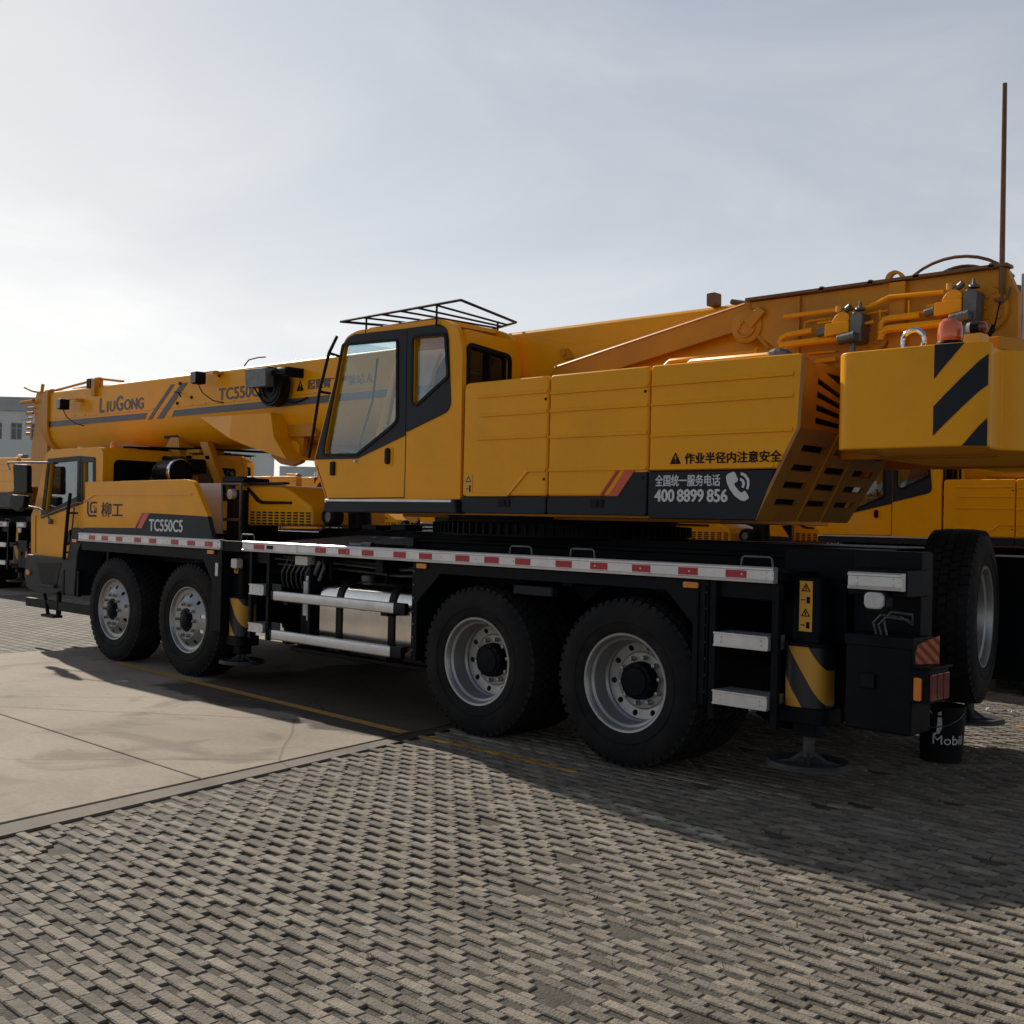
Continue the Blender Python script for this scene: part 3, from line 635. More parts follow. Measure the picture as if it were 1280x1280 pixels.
part('reel_core', B().lathe([(.001, -.01), (.055, -.012), (.06, .02)], c=(-3.93, .62, 1.565), n=20), 'castgrey', fr)
part('deck_pad', B().box(-3.55, -3.35, .7, .9, 1.455, 1.50), 'black', crane, bevel=.008); part('deck_pad', B().box(-3.15, -2.95, .7, .9, 1.455, 1.51), 'black', crane, bevel=.008)
part('deck_hose', B().tube([(-3.2, .3, 1.31), (-2.9, .25, 1.33), (-2.7, .5, 1.32)], .018).tube([(-2.5, .3, 1.32), (-2.3, .22, 1.34), (-2.1, .4, 1.32), (-1.7, .3, 1.31), (-1.2, .33, 1.31)], .012), 'black', crane)
part('deck_coupling', B().cyl((-3.0, .15, 1.335), (-2.72, .15, 1.335), .022, 12).cyl((-2.83, .15, 1.335), (-2.72, .15, 1.335), .034, 8), 'castgrey', crane)
# exhaust / air intake behind the cab and the boom rest
b = B().lathe([(.001, -.03), (.13, -.03), (.14, .0), (.14, .34), (.001, .34)], c=(-6.87, .6, 2.0), axis='x', n=24)
part('air_cleaner', b, 'black', crane); part('cleaner_ring', B().lathe([(.142, .30), (.15, .31), (.15, .35), (.142, .36)], c=(-6.87, .6, 2.0), axis='x', n=24), 'chrome', crane)
b = B(); q = [(-7.442, 2.21), (-7.222, 2.415), (-6.962, 2.397), (-6.938, 1.921), (-7.093, 1.922)]
b.prism([(-7.495, 2.214), (-7.274, 2.429), (-7.1, 2.423), (-7.055, 2.204)], .9, 1.1)
for y in (.95,):
    b.prism([(-7.024, 2.285), (-6.888, 2.281), (-6.866, 1.833), (-7.002, 1.833)], y, y + .08)
    b.prism([(-6.742, 2.366), (-6.577, 2.361), (-6.266, 1.883), (-6.409, 1.884)], y, y + .08)
    b.prism([(-7.038, 2.222), (-7.036, 2.181), (-6.518, 2.157), (-6.521, 2.21)], y, y + .08)
b.box(-6.95, -6.7, .93, 1.25, 2.24, 2.28)
br = part('boom_rest', b, 'yellow2', crane, bevel=.006)
part('rest_pad', B().box(-7.45, -7.15, .92, 1.15, 2.42, 2.46), 'dark', br)
part('winch_box', B().prism(roundpoly([(-7.279, 2.162), (-7.158, 2.209), (-6.966, 2.191), (-6.847, 2.179), (-6.661, 2.158), (-6.638, 2.017), (-6.838, 2.002), (-7.237, 2.043)], .02), .75, 1.0), 'black', crane, bevel=.015)

# ---- boom ---------------------------------------------------------
BY0, BY1, BZT = .85, 1.85, 3.10
def boom_section(z_top, z_flat, z_bot, y0, y1, r=.05):
    yc = (y0 + y1) / 2; hw = (y1 - y0) / 2; p = []
    p += arc(y1 - r, z_top - r, r, 0, 90, 4); p += arc(y0 + r, z_top - r, r, 90, 180, 4)
    n = 16
    for k in range(n + 1):
        a = pi + pi * k / n; p.append((yc + hw * (abs(cos(a)) ** .7) * (1 if cos(a) > 0 else -1), z_flat + (z_flat - z_bot) * (-abs(sin(a)) ** .85)))
    return p
b = B()
sec0 = boom_section(3.135, 2.72, 2.32, BY0, BY1); sec1 = boom_section(3.085, 2.68, 2.27, BY0, BY1)
v0 = [b.bm.verts.new((-10.28, y, z)) for y, z in sec0]; v1 = [b.bm.verts.new((1.2, y, z)) for y, z in sec1]
for k in range(len(v0)): b.face([v0[k], v0[(k + 1) % len(v0)], v1[(k + 1) % len(v0)], v1[k]])
b.face(v0); b.face(v1)
boom = part('boom', b, 'yellow', crane, ang=30)
def zt(x, z0, z1): return z0 + (z1 - z0) * (x + 10.28) / 11.48
# collar at the tip, nested section ends, head with sheaves
b = B()
def collar(x0, x1, g, gz=None):
    s = boom_section(3.135 + g, 2.72, 2.32 - g, BY0 - g, BY1 + g); s2 = boom_section(3.135 - .05, 2.72, 2.32 + .06, BY0 + .06, BY1 - .06)
    b.prism(s, x0, x1, axis='x')
collar(-10.40, -10.28, .035); collar(-10.52, -10.46, .0)
b.prism(boom_section(3.10, 2.72, 2.36, BY0 + .04, BY1 - .04), -10.62, -10.3, axis='x')
part('boom_collar', b, 'yellow2', boom, bevel=.01)
b = B()
hp = roundpoly([(-10.62, 3.16), (-10.9, 3.2), (-11.0, 3.05), (-10.95, 2.75), (-11.05, 2.45), (-11.05, 1.95), (-10.75, 1.85), (-10.55, 2.1), (-10.55, 2.6), (-10.58, 3.12)], .04)
b.prism(hp, .95, 1.0); b.prism(hp, 1.7, 1.75); b.box(-10.95, -10.62, 1.0, 1.7, 2.98, 3.04)
hd = part('boom_head', b, 'yellow2', boom, bevel=.008)
for (x, z) in ((-10.85, 2.9), (-10.9, 2.2)):
    for y in (1.1, 1.25, 1.4, 1.55): part('sheave', B().lathe([(.03, -.03), (.17, -.03), (.18, -.025), (.15, 0), (.18, .025), (.17, .03), (.03, .03)], c=(x, y, z), n=24), 'castgrey', hd)
b = B()
for k in range(6): b.tube([(-10.95 - .02 * k, .93, 2.96 - .07 * k), (-11.08 - .02 * (k % 2), .90, 2.96 - .07 * k)], .016 + .004 * (k % 2))
b.tube([(-10.7, .9, 3.15), (-10.9, .88, 3.18), (-11.1, .86, 3.24)], .014); b.tube([(-10.65, .9, 3.14), (-10.62, .9, 3.26)], .022); b.tube([(-10.9, .9, 3.05), (-11.25, .88, 3.04)], .028)
part('rope_guide', b, 'yellow2', hd)
b = B()
for k in range(5): b.tube([(-11.05 - .05 * k, .9, 2.80 + .015 * (k % 2)), (-11.08 - .05 * k, .88, 2.86)], .014)
part('chain', b, 'chrome', hd)
b = B().tube([(-10.35, .92, 3.15), (-9.05, .92, 3.225)], .016).tube([(-9.05, .92, 3.225), (-8.45, .92, 3.15)], .016).tube([(-9.9, .98, 3.155), (-9.1, .98, 3.165)], .012); b.box(-9.12, -9.0, .88, .94, 3.12, 3.235)
part('boom_top_rail', b, 'yellow2', boom)
lb_ = [(-9.01, 3.125), (-8.863, 3.115), (-8.957, 2.943), (-9.043, 2.968)]
part('rope_clamp', B().box(-9.04, -8.95, .80, .86, 3.0, 3.21), 'yellow2', boom, bevel=.005); part('rope_guard', B().box(-9.17, -9.05, .80, .9, 3.10, 3.22), 'black', boom, bevel=.01)
# stripe and lettering on the boom side
def pst(x0, x1, zc0, zc1, h, y=.849): return [(x0, zc0 - h), (x1, zc1 - h), (x1, zc1 + h), (x0, zc0 + h)]
part('boom_stripe', B().prism([(-10.26, 2.665), (-7.78, 2.655), (-7.72, 2.725), (-10.26, 2.735)], .846, .8485), 'greydec', boom)
part('boom_stripe', B().prism([(-7.17, 2.655), (-1.9, 2.66), (-1.9, 2.73), (-7.11, 2.725)], .846, .8485), 'greydec', boom)
b = B(); zz = lambda px, py: None
for (xa, xb, w) in ((-7.71, -7.20, .085), (-7.50, -6.98, .14)):
    b.prism([(xa, 2.645), (xa + w, 2.645), (xb + w, 3.02), (xb, 3.02)], .845, .8485)
part('boom_stripe', b, 'greydec', boom)
part('stripe_end', B().prism([(-10.30, 2.66), (-10.24, 2.66), (-10.24, 2.74), (-10.30, 2.74)], .844, .8485), 'black', boom)
for t_, x, w, h in (('L', -8.885, .115, .175), ('I', -8.70, .022, .125), ('U', -8.63, .125, .125), ('G', -8.465, .155, .175), ('ONG', -8.27, .455, .125)):
    text(t_, x, 2.785, .849, h, 'greydec', boom, w=w, bold=.010)
text('TC550C5', -6.20, 2.785, .849, .125, 'greydec', boom, w=.86, bold=.006)
text('起重臂下严禁站人', -4.62, 2.80, .849, .095, 'greydec', boom, w=1.0, bold=.003)
def warn_tri(x, z, s, y, parent):
    t = [(x, z), (x + s, z), (x + s / 2, z + s * .9)]; c = x + s / 2
    b = B(); b.prism(roundpoly(t, s * .08, 2), y - .002, y - .0008, holes=[[(c - s * .05, z + s * .3), (c + s * .05, z + s * .3), (c + s * .07, z + s * .62), (c - s * .07, z + s * .62)], [(c - s * .05, z + s * .12), (c + s * .05, z + s * .12), (c + s * .05, z + s * .22), (c - s * .05, z + s * .22)]])
    return part('warning_sign', b, 'black', parent, smooth=False)
warn_tri(-4.80, 2.795, .12, .849, boom)
b = B()
for x in range(24): b.cyl((-10.1 + x * .28, .852, 2.775 - .0006 * x), (-10.1 + x * .28, .843, 2.775 - .0006 * x), .006, 6)
b.box(-10.2, -3.2, .8465, .85, 2.752, 2.756)
part('rivet_line', b, 'yellow2', boom)
# lamps and cable reel on the boom side
def boom_lamp(x, z, s=.1):
    o = part('boom_lamp', B().prism(rrect(x - s * .55, x + s * .55, z - s * .6, z + s * .6, .02, 3), .64, .76), 'black', boom, bevel=.012)
    part('lens', B().prism(rrect(x - s * .45, x + s * .45, z - s * .5, z + s * .5, .01, 3), .632, .642), 'darkglass', o)
    part('bracket', B().box(x, x + s * 2.2, .755, .765, z + s * .5, z + s * .62).box(x + s * 1.6, x + s * 2.3, .765, .85, z + s * .3, z + s * .62), 'yellow2', o)
    part('cable', B().tube([(x, .70, z - s * .6), (x + .03, .74, z - .16), (x + .14, .80, z - .24), (x + .28, .84, z - .27)], .006, 6), 'black', o)
lc = [(-9.571, 2.911), (-6.375, 3.021)]; boom_lamp(lc[0][0], lc[0][1], .11); boom_lamp(lc[1][0], lc[1][1], .11)
b = B().box(-7.0, -6.6, .83, .85, 3.0, 3.06)
c = [(-5.031, 2.836)][0]
rl = part('cable_reel', B().lathe([(.06, .0), (.10, -.006), (.10, .0), (.125, -.0), (.125, -.012), (.16, -.012), (.165, -.002), (.175, -.012), (.195, -.012), (.20, .0), (.185, .03), (.185, .07), (.20, .10), (.06, .10)], c=(c[0], .70, c[1] + .01), n=40), 'black', boom)
rb = [(-5.295, 3.019), (-4.933, 3.008), (-4.925, 2.827), (-5.272, 2.833)]
part('reel_box', B().prism(roundpoly(rb, .012), .57, .67), 'castgrey', rl, bevel=.012)
part('bracket', B().box(-5.05, -4.70, .64, .66, 2.94, 2.99).box(-4.74, -4.69, .66, .85, 2.92, 3.01), 'dark', rl)
part('cable', B().tube([(-5.2, .62, 2.84), (-5.2, .7, 2.74), (-5.1, .78, 2.66), (-4.95, .82, 2.70), (-4.8, .84, 2.68), (-4.6, .84, 2.72)], .009, 6).tube([(-5.35, .6, 3.06), (-5.3, .62, 3.12), (-5.2, .66, 3.14), (-5.1, .68, 3.14)], .007, 6), 'black', rl)
b = B()
for (x, z) in ((-7.0, 3.02), (-6.2, 3.05), (-6.75, 2.85), (-7.05, 2.80)): b.cyl((x, .85, z), (x, .835, z), .018, 10)
b.tube([(-7.1, .84, 2.93), (-6.95, .80, 2.91), (-6.9, .80, 2.86)], .008, 6)
part('boom_fitting', b, 'black', boom)
# bracket that carries the lift cylinder
b = B()
bo = [(-6.489, 2.618), (-5.713, 2.611), (-5.124, 2.599), (-4.371, 2.596), (-4.359, 2.319), (-4.881, 2.345), (-4.994, 2.134), (-5.518, 2.194), (-5.759, 2.317)]
b.prism(roundpoly([(-5.737, 2.593), (-5.049, 2.584), (-4.984, 2.343), (-4.758, 2.116), (-4.839, 2.134), (-5.502, 2.279), (-5.771, 2.353)], .01), .72, 1.98)
def wedge(b, near, far): 
    A = [b.bm.verts.new(p) for p in near]; C = [b.bm.verts.new(p) for p in far]; n = len(A)
    for i in range(n): b.face([A[i], A[(i + 1) % n], C[(i + 1) % n], C[i]])
    b.face(list(reversed(A))); b.face(C)
N1 = [(-6.572, 2.621), (-5.88, 2.618)]; N2 = [(-5.771, 2.353), (-5.737, 2.593)]
wedge(b, [(N1[0][0], .845, N1[0][1]), (N2[1][0], .72, N2[1][1]), (N2[0][0], .72, N2[0][1])], [(N1[0][0], 1.855, N1[0][1]), (N2[1][0], 1.98, N2[1][1]), (N2[0][0], 1.98, N2[0][1])])
jk = part('lift_bracket', b, 'yellow', boom, bevel=.01)
lug = roundpoly([(-5.276, 2.377), (-4.77, 2.352), (-4.79, 2.193), (-4.813, 2.098), (-4.972, 2.061), (-5.165, 2.089), (-5.337, 2.174)], .03)
b = B().prism(lug, .93, .99).prism(lug, 1.71, 1.77).prism([(-5.385, 2.62), (-4.676, 2.617), (-4.535, 2.344), (-5.261, 2.361)], .9, 1.8)
part('lift_lug', b, 'yellow2', jk, bevel=.008)
pc = [(-4.911, 2.22)][0]
part('pin_cap', B().lathe([(.001, -.03), (.09, -.03), (.1, -.02), (.1, .02)], c=(pc[0], .93, pc[1]), n=28), 'yellow', jk)
cy = part('lift_cylinder', B().cyl((-4.15, 1.35, 2.02), (-1.0, 1.35, 1.78), .14, 28), 'yellow', crane)
part('piston_rod', B().cyl((-4.95, 1.35, 2.10), (-4.1, 1.35, 2.03), .085, 24), 'chrome', cy)
part('cylinder_gland', B().cyl((-4.33, 1.35, 2.035), (-4.12, 1.35, 2.02), .165, 28), 'castgrey', cy)

# ---- slewing ring and turntable -------------------------------------
b = B().lathe([(1.0, 1.44), (1.04, 1.445), (1.04, 1.545), (.95, 1.55), (.95, 1.60)], c=(-1.75, 1.375, 0), axis='z', n=80)
for k in range(96):
    a = 2 * pi * k / 96; d = .012; x, y = -1.75, 1.375
    b.hexa([(x + 1.03 * cos(a - d), y + 1.03 * sin(a - d), 1.46), (x + 1.075 * cos(a - d * .6), y + 1.075 * sin(a - d * .6), 1.46), (x + 1.075 * cos(a + d * .6), y + 1.075 * sin(a + d * .6), 1.46), (x + 1.03 * cos(a + d), y + 1.03 * sin(a + d), 1.46),
            (x + 1.03 * cos(a - d), y + 1.03 * sin(a - d), 1.545), (x + 1.075 * cos(a - d * .6), y + 1.075 * sin(a - d * .6), 1.545), (x + 1.075 * cos(a + d * .6), y + 1.075 * sin(a + d * .6), 1.545), (x + 1.03 * cos(a + d), y + 1.03 * sin(a + d), 1.545)])
part('slewing_ring', b, 'black', crane)
b = B().box(-2.9, .30, .62, 2.1, 1.58, 1.66); b.box(-2.8, .8, .18, .62, 1.60, 1.64); b.box(-.6, .25, .85, 1.0, 1.66, 2.1); b.box(-.6, .25, 1.75, 1.9, 1.66, 2.1)
part('turntable_base', b, 'yellow2', crane, bevel=.006)

# ---- operator cab ---------------------------------------------------
OY0, OY1 = .10, .74
op = roundpoly([(-3.288, 1.705), (-3.481, 2.034), (-3.092, 3.065), (-2.924, 3.109), (-1.897, 3.099), (-1.717, 3.019), (-1.667, 2.822), (-1.655, 1.717)], [.01, .05, .12, .06, .10, .08, .04, .01])
w1 = roundpoly([(-3.1, 3.005), (-2.405, 2.981), (-2.386, 2.337), (-2.481, 2.277), (-2.883, 2.078), (-3.331, 2.086), (-3.333, 2.147)], [.02, .03, .03, .02, .02, .04, .02])
w2 = roundpoly([(-2.223, 2.989), (-1.848, 2.978), (-1.809, 2.646), (-2.166, 2.443), (-2.214, 2.473)], [.04, .04, .02, .02, .02])
wf = roundpoly([(-3.079, 3.024), (-1.83, 2.982), (-1.804, 2.226), (-3.325, 2.085)], .04)
b = B()
b.prism(op, OY0, OY0 + .05, holes=[w1, w2])
b.prism(op, OY1 - .04, OY1, holes=[wf])
ox = [p[0] for p in op]; 
# roof, rear wall with window, front pillars, floor
rearx = -1.665
rw = [(0.155, 2.883), (0.61, 2.848), (0.607, 2.69), (0.164, 2.612)]
rwin = roundpoly([(.165, 2.885), (.61, 2.845), (.61, 2.45), (.165, 2.45)], .04)
b.prism([(OY0 + .05, 1.70), (OY1 - .04, 1.70), (OY1 - .04, 2.98), (OY0 + .05, 3.0)], -1.72, rearx - .004, axis='x', holes=[rwin])
b.prism([(-2.934, 3.107), (-1.896, 3.095), (-1.895, 3.062), (-2.922, 3.075)], OY0 + .05, OY1 - .04)
b.prism([(-3.288, 1.711), (-1.655, 1.723), (-1.656, 1.753), (-3.312, 1.752)], OY0 + .05, OY1 - .04)
b.prism([(-3.305, 1.725), (-3.475, 2.027), (-3.436, 2.04), (-3.267, 1.738)], OY0 + .05, OY1 - .04)
oc = part('operator_cab', b, 'yellow', crane, bevel=.016, seg=3)
fr1 = [(-3.453, 2.051), (-3.094, 2.998), (-3.059, 3.048), (-2.965, 3.079), (-2.297, 3.062), (-2.285, 2.219), (-2.882, 2.047)]
fr2 = [(-2.291, 3.063), (-1.913, 3.058), (-1.836, 3.013), (-1.815, 2.926), (-1.775, 2.431), (-1.813, 2.378), (-2.277, 2.242)]
b = B().prism(roundpoly(fr1, [.01, .02, .02, .02, .005, .005, .01]), OY0 - .008, OY0 - .001, holes=[inset(w1, .004)]).prism(roundpoly(fr2, [.005, .05, .05, .02, .04, .03, .005]), OY0 - .008, OY0 - .001, holes=[inset(w2, .004)])
part('window_surround', b, 'charcoal', oc, bevel=.003)
b = B().prism(inset(w1, -.012), OY0 - .016, OY0 - .006, holes=[inset(w1, .012)]).prism(inset(w2, -.012), OY0 - .016, OY0 - .006, holes=[inset(w2, .012)])
part('window_seal', b, 'black', oc)
part('side_window', B().prism(w1, OY0 + .02, OY0 + .024), 'glass', oc); part('side_window', B().prism(w2, OY0 + .02, OY0 + .024), 'glass', oc)
part('side_window', B().prism(wf, OY1 - .02, OY1 - .016), 'glass', oc)
part('rear_window', B().prism(rwin, -1.70, -1.696, axis='x'), 'darkglass', oc)
part('rear_window_seal', B().prism(inset(rwin, -.02), -1.672, -1.655, axis='x', holes=[inset(rwin, .012)]).box(-1.69, -1.66, .38, .40, 2.45, 2.87), 'black', oc)
ws0, ws1 = op[6], op[11]
g = [(-3.464, 2.047), (-3.09, 3.038)]
part('windscreen', B().hexa([(g[0][0], .16, g[0][1]), (g[0][0] + .006, .16, g[0][1]), (g[0][0] + .006, .69, g[0][1]), (g[0][0], .69, g[0][1]), (g[1][0], .16, g[1][1]), (g[1][0] + .006, .16, g[1][1]), (g[1][0] + .006, .69, g[1][1]), (g[1][0], .69, g[1][1])]), 'glass', oc)
dm = [(-2.285, 2.225), (-2.286, 1.727), (-3.277, 1.715), (-3.434, 1.999)]
b = B()
for p0, p1 in ((dm[0], dm[1]), (dm[1], dm[2]), (dm[2], dm[3])): b.rib([p0, p1], OY0 - .0005, .004, .0015)
part('door_seam', b, 'void', oc)
hs = [(-3.202, 2.029), (-3.197, 1.911), (-2.485, 2.123), (-2.48, 1.992)]
part('door_handle', B().prism(rrect(hs[0][0] - .028, hs[0][0] + .028, hs[1][1], hs[0][1], .012, 3), OY0 - .02, OY0), 'black', oc, bevel=.005)
rc = part('handle_recess', B().prism(rrect(hs[2][0] - .075, hs[2][0] + .05, hs[3][1] - .01, hs[2][1] + .01, .02, 4), OY0 - .007, OY0), 'yellow', oc, bevel=.004)
part('door_handle', B().prism(rrect(hs[2][0] - .026, hs[2][0] + .026, hs[3][1], hs[2][1], .024, 4), OY0 - .03, OY0 - .006), 'black', oc, bevel=.008)
part('cab_skirt', B().prism([(-3.283, 1.603), (-3.287, 1.691), (-1.681, 1.711), (-1.668, 1.609)], OY0 - .03, OY1), 'charcoal', oc, bevel=.012)
part('sill_strip', B().box(-3.27, -1.72, OY0 - .034, OY0 + .02, 1.692, 1.712), 'alu', oc, bevel=.003)
part('lock_button', B().lathe([(.001, -.02), (.012, -.018), (.012, 0)], c=([(-2.902, 2.023)][0][0], OY0, [(-2.902, 2.023)][0][1]), n=12), 'alu', oc)
part('roof_trim', B().box(-2.85, -2.05, .16, .66, 3.10, 3.135), 'copper', oc, bevel=.01)
# roof rack of black rods
RZ = 3.20; k0 = [(-3.127, 0.081), (-1.641, 0.038), (-1.953, 0.977), (-2.613, 1.186)]
cs = [(-3.13, .09), (-1.66, .05), (-1.52, .20), (-1.95, .98), (-2.63, 1.14)]
k1 = [(-3.127, 0.081), (-1.637, 0.042), (-1.953, 0.977), (-2.613, 1.186), (-2.236, 0.369)]
A, Bc, Cc, D = (k1[0], k1[1], k1[2], k1[3])
def lerp(p, q, t): return (p[0] + (q[0] - p[0]) * t, p[1] + (q[1] - p[1]) * t)
b = B().tube([(*A, RZ), (*lerp(A, Bc, .96), RZ), (*Bc, RZ), (*lerp(Bc, Cc, .06), RZ), (*Cc, RZ), (*D, RZ)], .011, 8, True)
for t in (.2, .36, .52, .66, .8): b.tube([(*lerp(A, Bc, t), RZ), (*lerp(D, Cc, t * .98), RZ)], .009, 6)
for t, s in ((.2, .03), (.8, .03), (.2, .8), (.8, .85)):
    p = lerp(lerp(A, Bc, t), lerp(D, Cc, t), s); b.tube([(*p, RZ), (*p, 3.04)], .009, 6)
part('roof_rack', b, 'black', oc)
# wiper / grab rail in front of the cab
wp = [(-3.222, 3.091), (-3.315, 2.956), (-3.436, 2.635), (-3.514, 2.328), (-3.63, 2.075), (-3.196, 3.007), (-3.456, 2.567), (-3.423, 2.586)]
b = B().tube([(wp[0][0], .12, wp[0][1]), (wp[1][0], .11, wp[1][1]), (wp[2][0], .11, wp[2][1]), (wp[3][0], .12, wp[3][1]), (wp[4][0], .16, wp[4][1])], .014, 8)
b.tube([(wp[1][0], .11, wp[1][1]), (wp[1][0] + .1, .2, wp[1][1] - .04)], .012, 6); b.tube([(wp[2][0], .11, wp[2][1]), (wp[2][0] + .1, .2, wp[2][1] - .02)], .012, 6)
part('front_grab_rail', b, 'black', oc)
# interior
b = B().prism(roundpoly([(-2.75, 1.75), (-2.8, 2.15), (-2.32, 2.15), (-2.15, 2.75), (-2.0, 2.9), (-1.9, 2.85), (-2.05, 2.1), (-2.1, 1.75)], .05), .27, .60)
b.prism(roundpoly([(-2.7, 2.15), (-2.7, 2.32), (-2.3, 2.32), (-2.3, 2.15)], .03), .61, .68); b.prism(roundpoly([(-2.7, 2.15), (-2.7, 2.32), (-2.3, 2.32), (-2.3, 2.15)], .03), .20, .30)
part('operator_seat', b, 'seat', oc, bevel=.02)
b = B().prism(roundpoly([(-3.25, 1.75), (-3.4, 2.08), (-3.2, 2.14), (-3.05, 2.1), (-3.0, 1.75)], .03), .2, .66)
b.tube([(-2.6, .66, 2.3), (-2.62, .66, 2.42)], .012); b.tube([(-2.55, .25, 2.3), (-2.57, .25, 2.45)], .012); b.tube([(-3.08, .6, 2.1), (-2.85, .5, 2.5)], .012); b.tube([(-3.15, .3, 2.1), (-2.95, .3, 2.55), (-2.9, .3, 2.9)], .010)
part('control_console', b, 'black', oc, bevel=.01)

# ---- hood panels ----------------------------------------------------
HY = .10
XA, XB, XC = -1.635, -.785, .085
def zc(z): return z
def panel(name, prof, lower, creases, y=HY):
    b = B().prism(prof, y, y + .06)
    o = part(name, b, 'yellow', crane, bevel=.02, seg=3)
    bb = B()
    for c in creases: bb.rib(c, y, .013, .013)
    part('crease', bb, 'yellow', o, bevel=.002)
    if lower: part('dark_skirt', B().prism(lower, y - .004, y + .05), 'charcoal', o, bevel=.008)
    return o
g = .006
p1 = panel('hood_panel', roundpoly([(XA, 1.74), (XB - g, 1.74), (XB - g, 2.585), (XA, 2.585)], [0, 0, .03, .05]), roundpoly([(XA, 1.615), (XB - g, 1.615), (XB - g, 1.736), (XA, 1.736)], [.03, .03, 0, 0]),
           [[(XA + .15, 2.475), (XB - g - .01, 2.475)], [(XA + .18, 2.335), (XB - g - .01, 2.335)], [(XA + .15, 2.165), (XB - g - .01, 2.165)], [(XA + .05, 1.752), (-1.16, 1.752), (-.97, 1.925), (XB - g - .01, 1.925)]])
p2 = panel('hood_panel', roundpoly([(XB + g, 1.74), (XC - g, 1.74), (XC - g, 2.585), (XB + g, 2.585)], [0, 0, .03, .03]), roundpoly([(XB + g, 1.615), (XC - g, 1.615), (XC - g, 1.9), (-.11, 1.9), (-.25, 1.736), (XB + g, 1.736)], [.03, .03, 0, 0, 0, 0]),
           [[(XB + .015, 2.46), (XC - .015, 2.46)], [(XB + .015, 2.335), (XC - .015, 2.335)], [(XB + .015, 2.155), (XC - .015, 2.155)], [(XB + .015, 1.925), (XC - .015, 1.925)]])
for pp, xs in ((p1, -1.19), (p2, -.33)):
    part('latch', B().prism(rrect(xs - .055, xs + .055, 1.665, 1.72, .01), HY - .012, HY - .004).prism(rrect(xs - .012, xs + .012, 1.675, 1.71, .004), HY - .018, HY - .012), 'black', pp)
part('red_stripe', B().prism([(-.235, 1.742), (-.10, 1.912), (-.015, 1.912), (-.155, 1.742)], HY - .0075, HY - .0045), 'orange', p2)
part('red_stripe', B().prism([(-.31, 1.742), (-.17, 1.912), (-.145, 1.912), (-.285, 1.742)], HY - .0075, HY - .0015), M['red'], p2)
pr3 = roundpoly([(XC + g, 1.905), (1.02, 1.905), (1.165, 2.14), (1.185, 2.575), (XC + g, 2.585)], [0, .01, .02, .05, .03])
p3 = panel('hood_panel', pr3, roundpoly([(XC + g, 1.60), (.885, 1.60), (1.012, 1.9), (XC + g, 1.9)], [.03, 0, 0, 0]),
           [[(XC + .015, 2.46), (1.12, 2.46)], [(XC + .015, 2.335), (1.12, 2.335)], [(XC + .015, 2.135), (1.12, 2.135)], [(XC + .015, 1.925), (1.0, 1.925)]])
part('hood_top', B().box(XA + .05, 1.10, HY + .06, .80, 2.50, 2.565).box(XA + .02, XA + .06, HY + .06, .80, 1.66, 2.5), 'yellow2', crane, bevel=.02)
for pp, xh in ((p1, XB - .03), (p2, XC - .035)):
    for zz_ in (1.86, 2.42):
        part('hinge', B().cyl((xh, HY - .004, zz_), (xh, HY + .004, zz_), .010, 10), 'black', pp)
ws = part('warning_sticker', B().box(-1.605, -1.525, HY - .004, HY - .001, 1.755, 1.90), 'sticker', p1)
tt = [(-1.595, 1.845), (-1.535, 1.845), (-1.565, 1.89)]
part('warning_symbol', B().prism(tt, HY - .0055, HY - .004, holes=[inset(tt, .005)]).box(-1.59, -1.56, HY - .0055, HY - .004, 1.79, 1.796).box(-1.555, -1.54, HY - .0055, HY - .004, 1.77, 1.82), 'black', ws, smooth=False)
# lettering on panel 3
warn_tri(.255, 1.945, .085, HY - .001, p3)
text('作业半径内注意安全', .37, 1.945, HY - .001, .068, 'black', p3, w=.68, bold=.0025)
text('全国统一服务电话', .150, 1.805, HY - .005, .072, 'white', p3, w=.485, bold=.0018)
for s, x, w in (('400', .148, .148), ('8899', .322, .194), ('856', .545, .143)):
    text(s, x, 1.708, HY - .005, .076, 'white', p3, w=w, bold=.0042)
# telephone handset with sound arcs
def thick_arc(cx, cz, r, w, a0, a1, n=10):
    o = arc(cx, cz, r + w, a0, a1, n); i = arc(cx, cz, r, a1, a0, n); return o + i
hk = B()
hk.prism([(0.678, 1.86), (0.689, 1.877), (0.728, 1.891), (0.742, 1.884), (0.763, 1.843), (0.758, 1.831), (0.736, 1.819), (0.744, 1.802), (0.773, 1.773), (0.79, 1.763), (0.809, 1.775), (0.82, 1.77), (0.841, 1.737), (0.838, 1.727), (0.808, 1.713), (0.78, 1.72), (0.74, 1.746), (0.705, 1.787), (0.685, 1.826)], HY - .009, HY - .006)
hk.prism([(0.784, 1.888), (0.815, 1.876), (0.84, 1.847), (0.844, 1.813), (0.836, 1.782), (0.821, 1.787), (0.828, 1.814), (0.823, 1.84), (0.805, 1.861), (0.78, 1.872)], HY - .009, HY - .006)
hk.prism([(0.781, 1.854), (0.804, 1.84), (0.813, 1.816), (0.804, 1.792), (0.789, 1.797), (0.796, 1.814), (0.79, 1.829), (0.776, 1.839)], HY - .009, HY - .006)
part('phone_symbol', hk, 'white', p3, smooth=False)
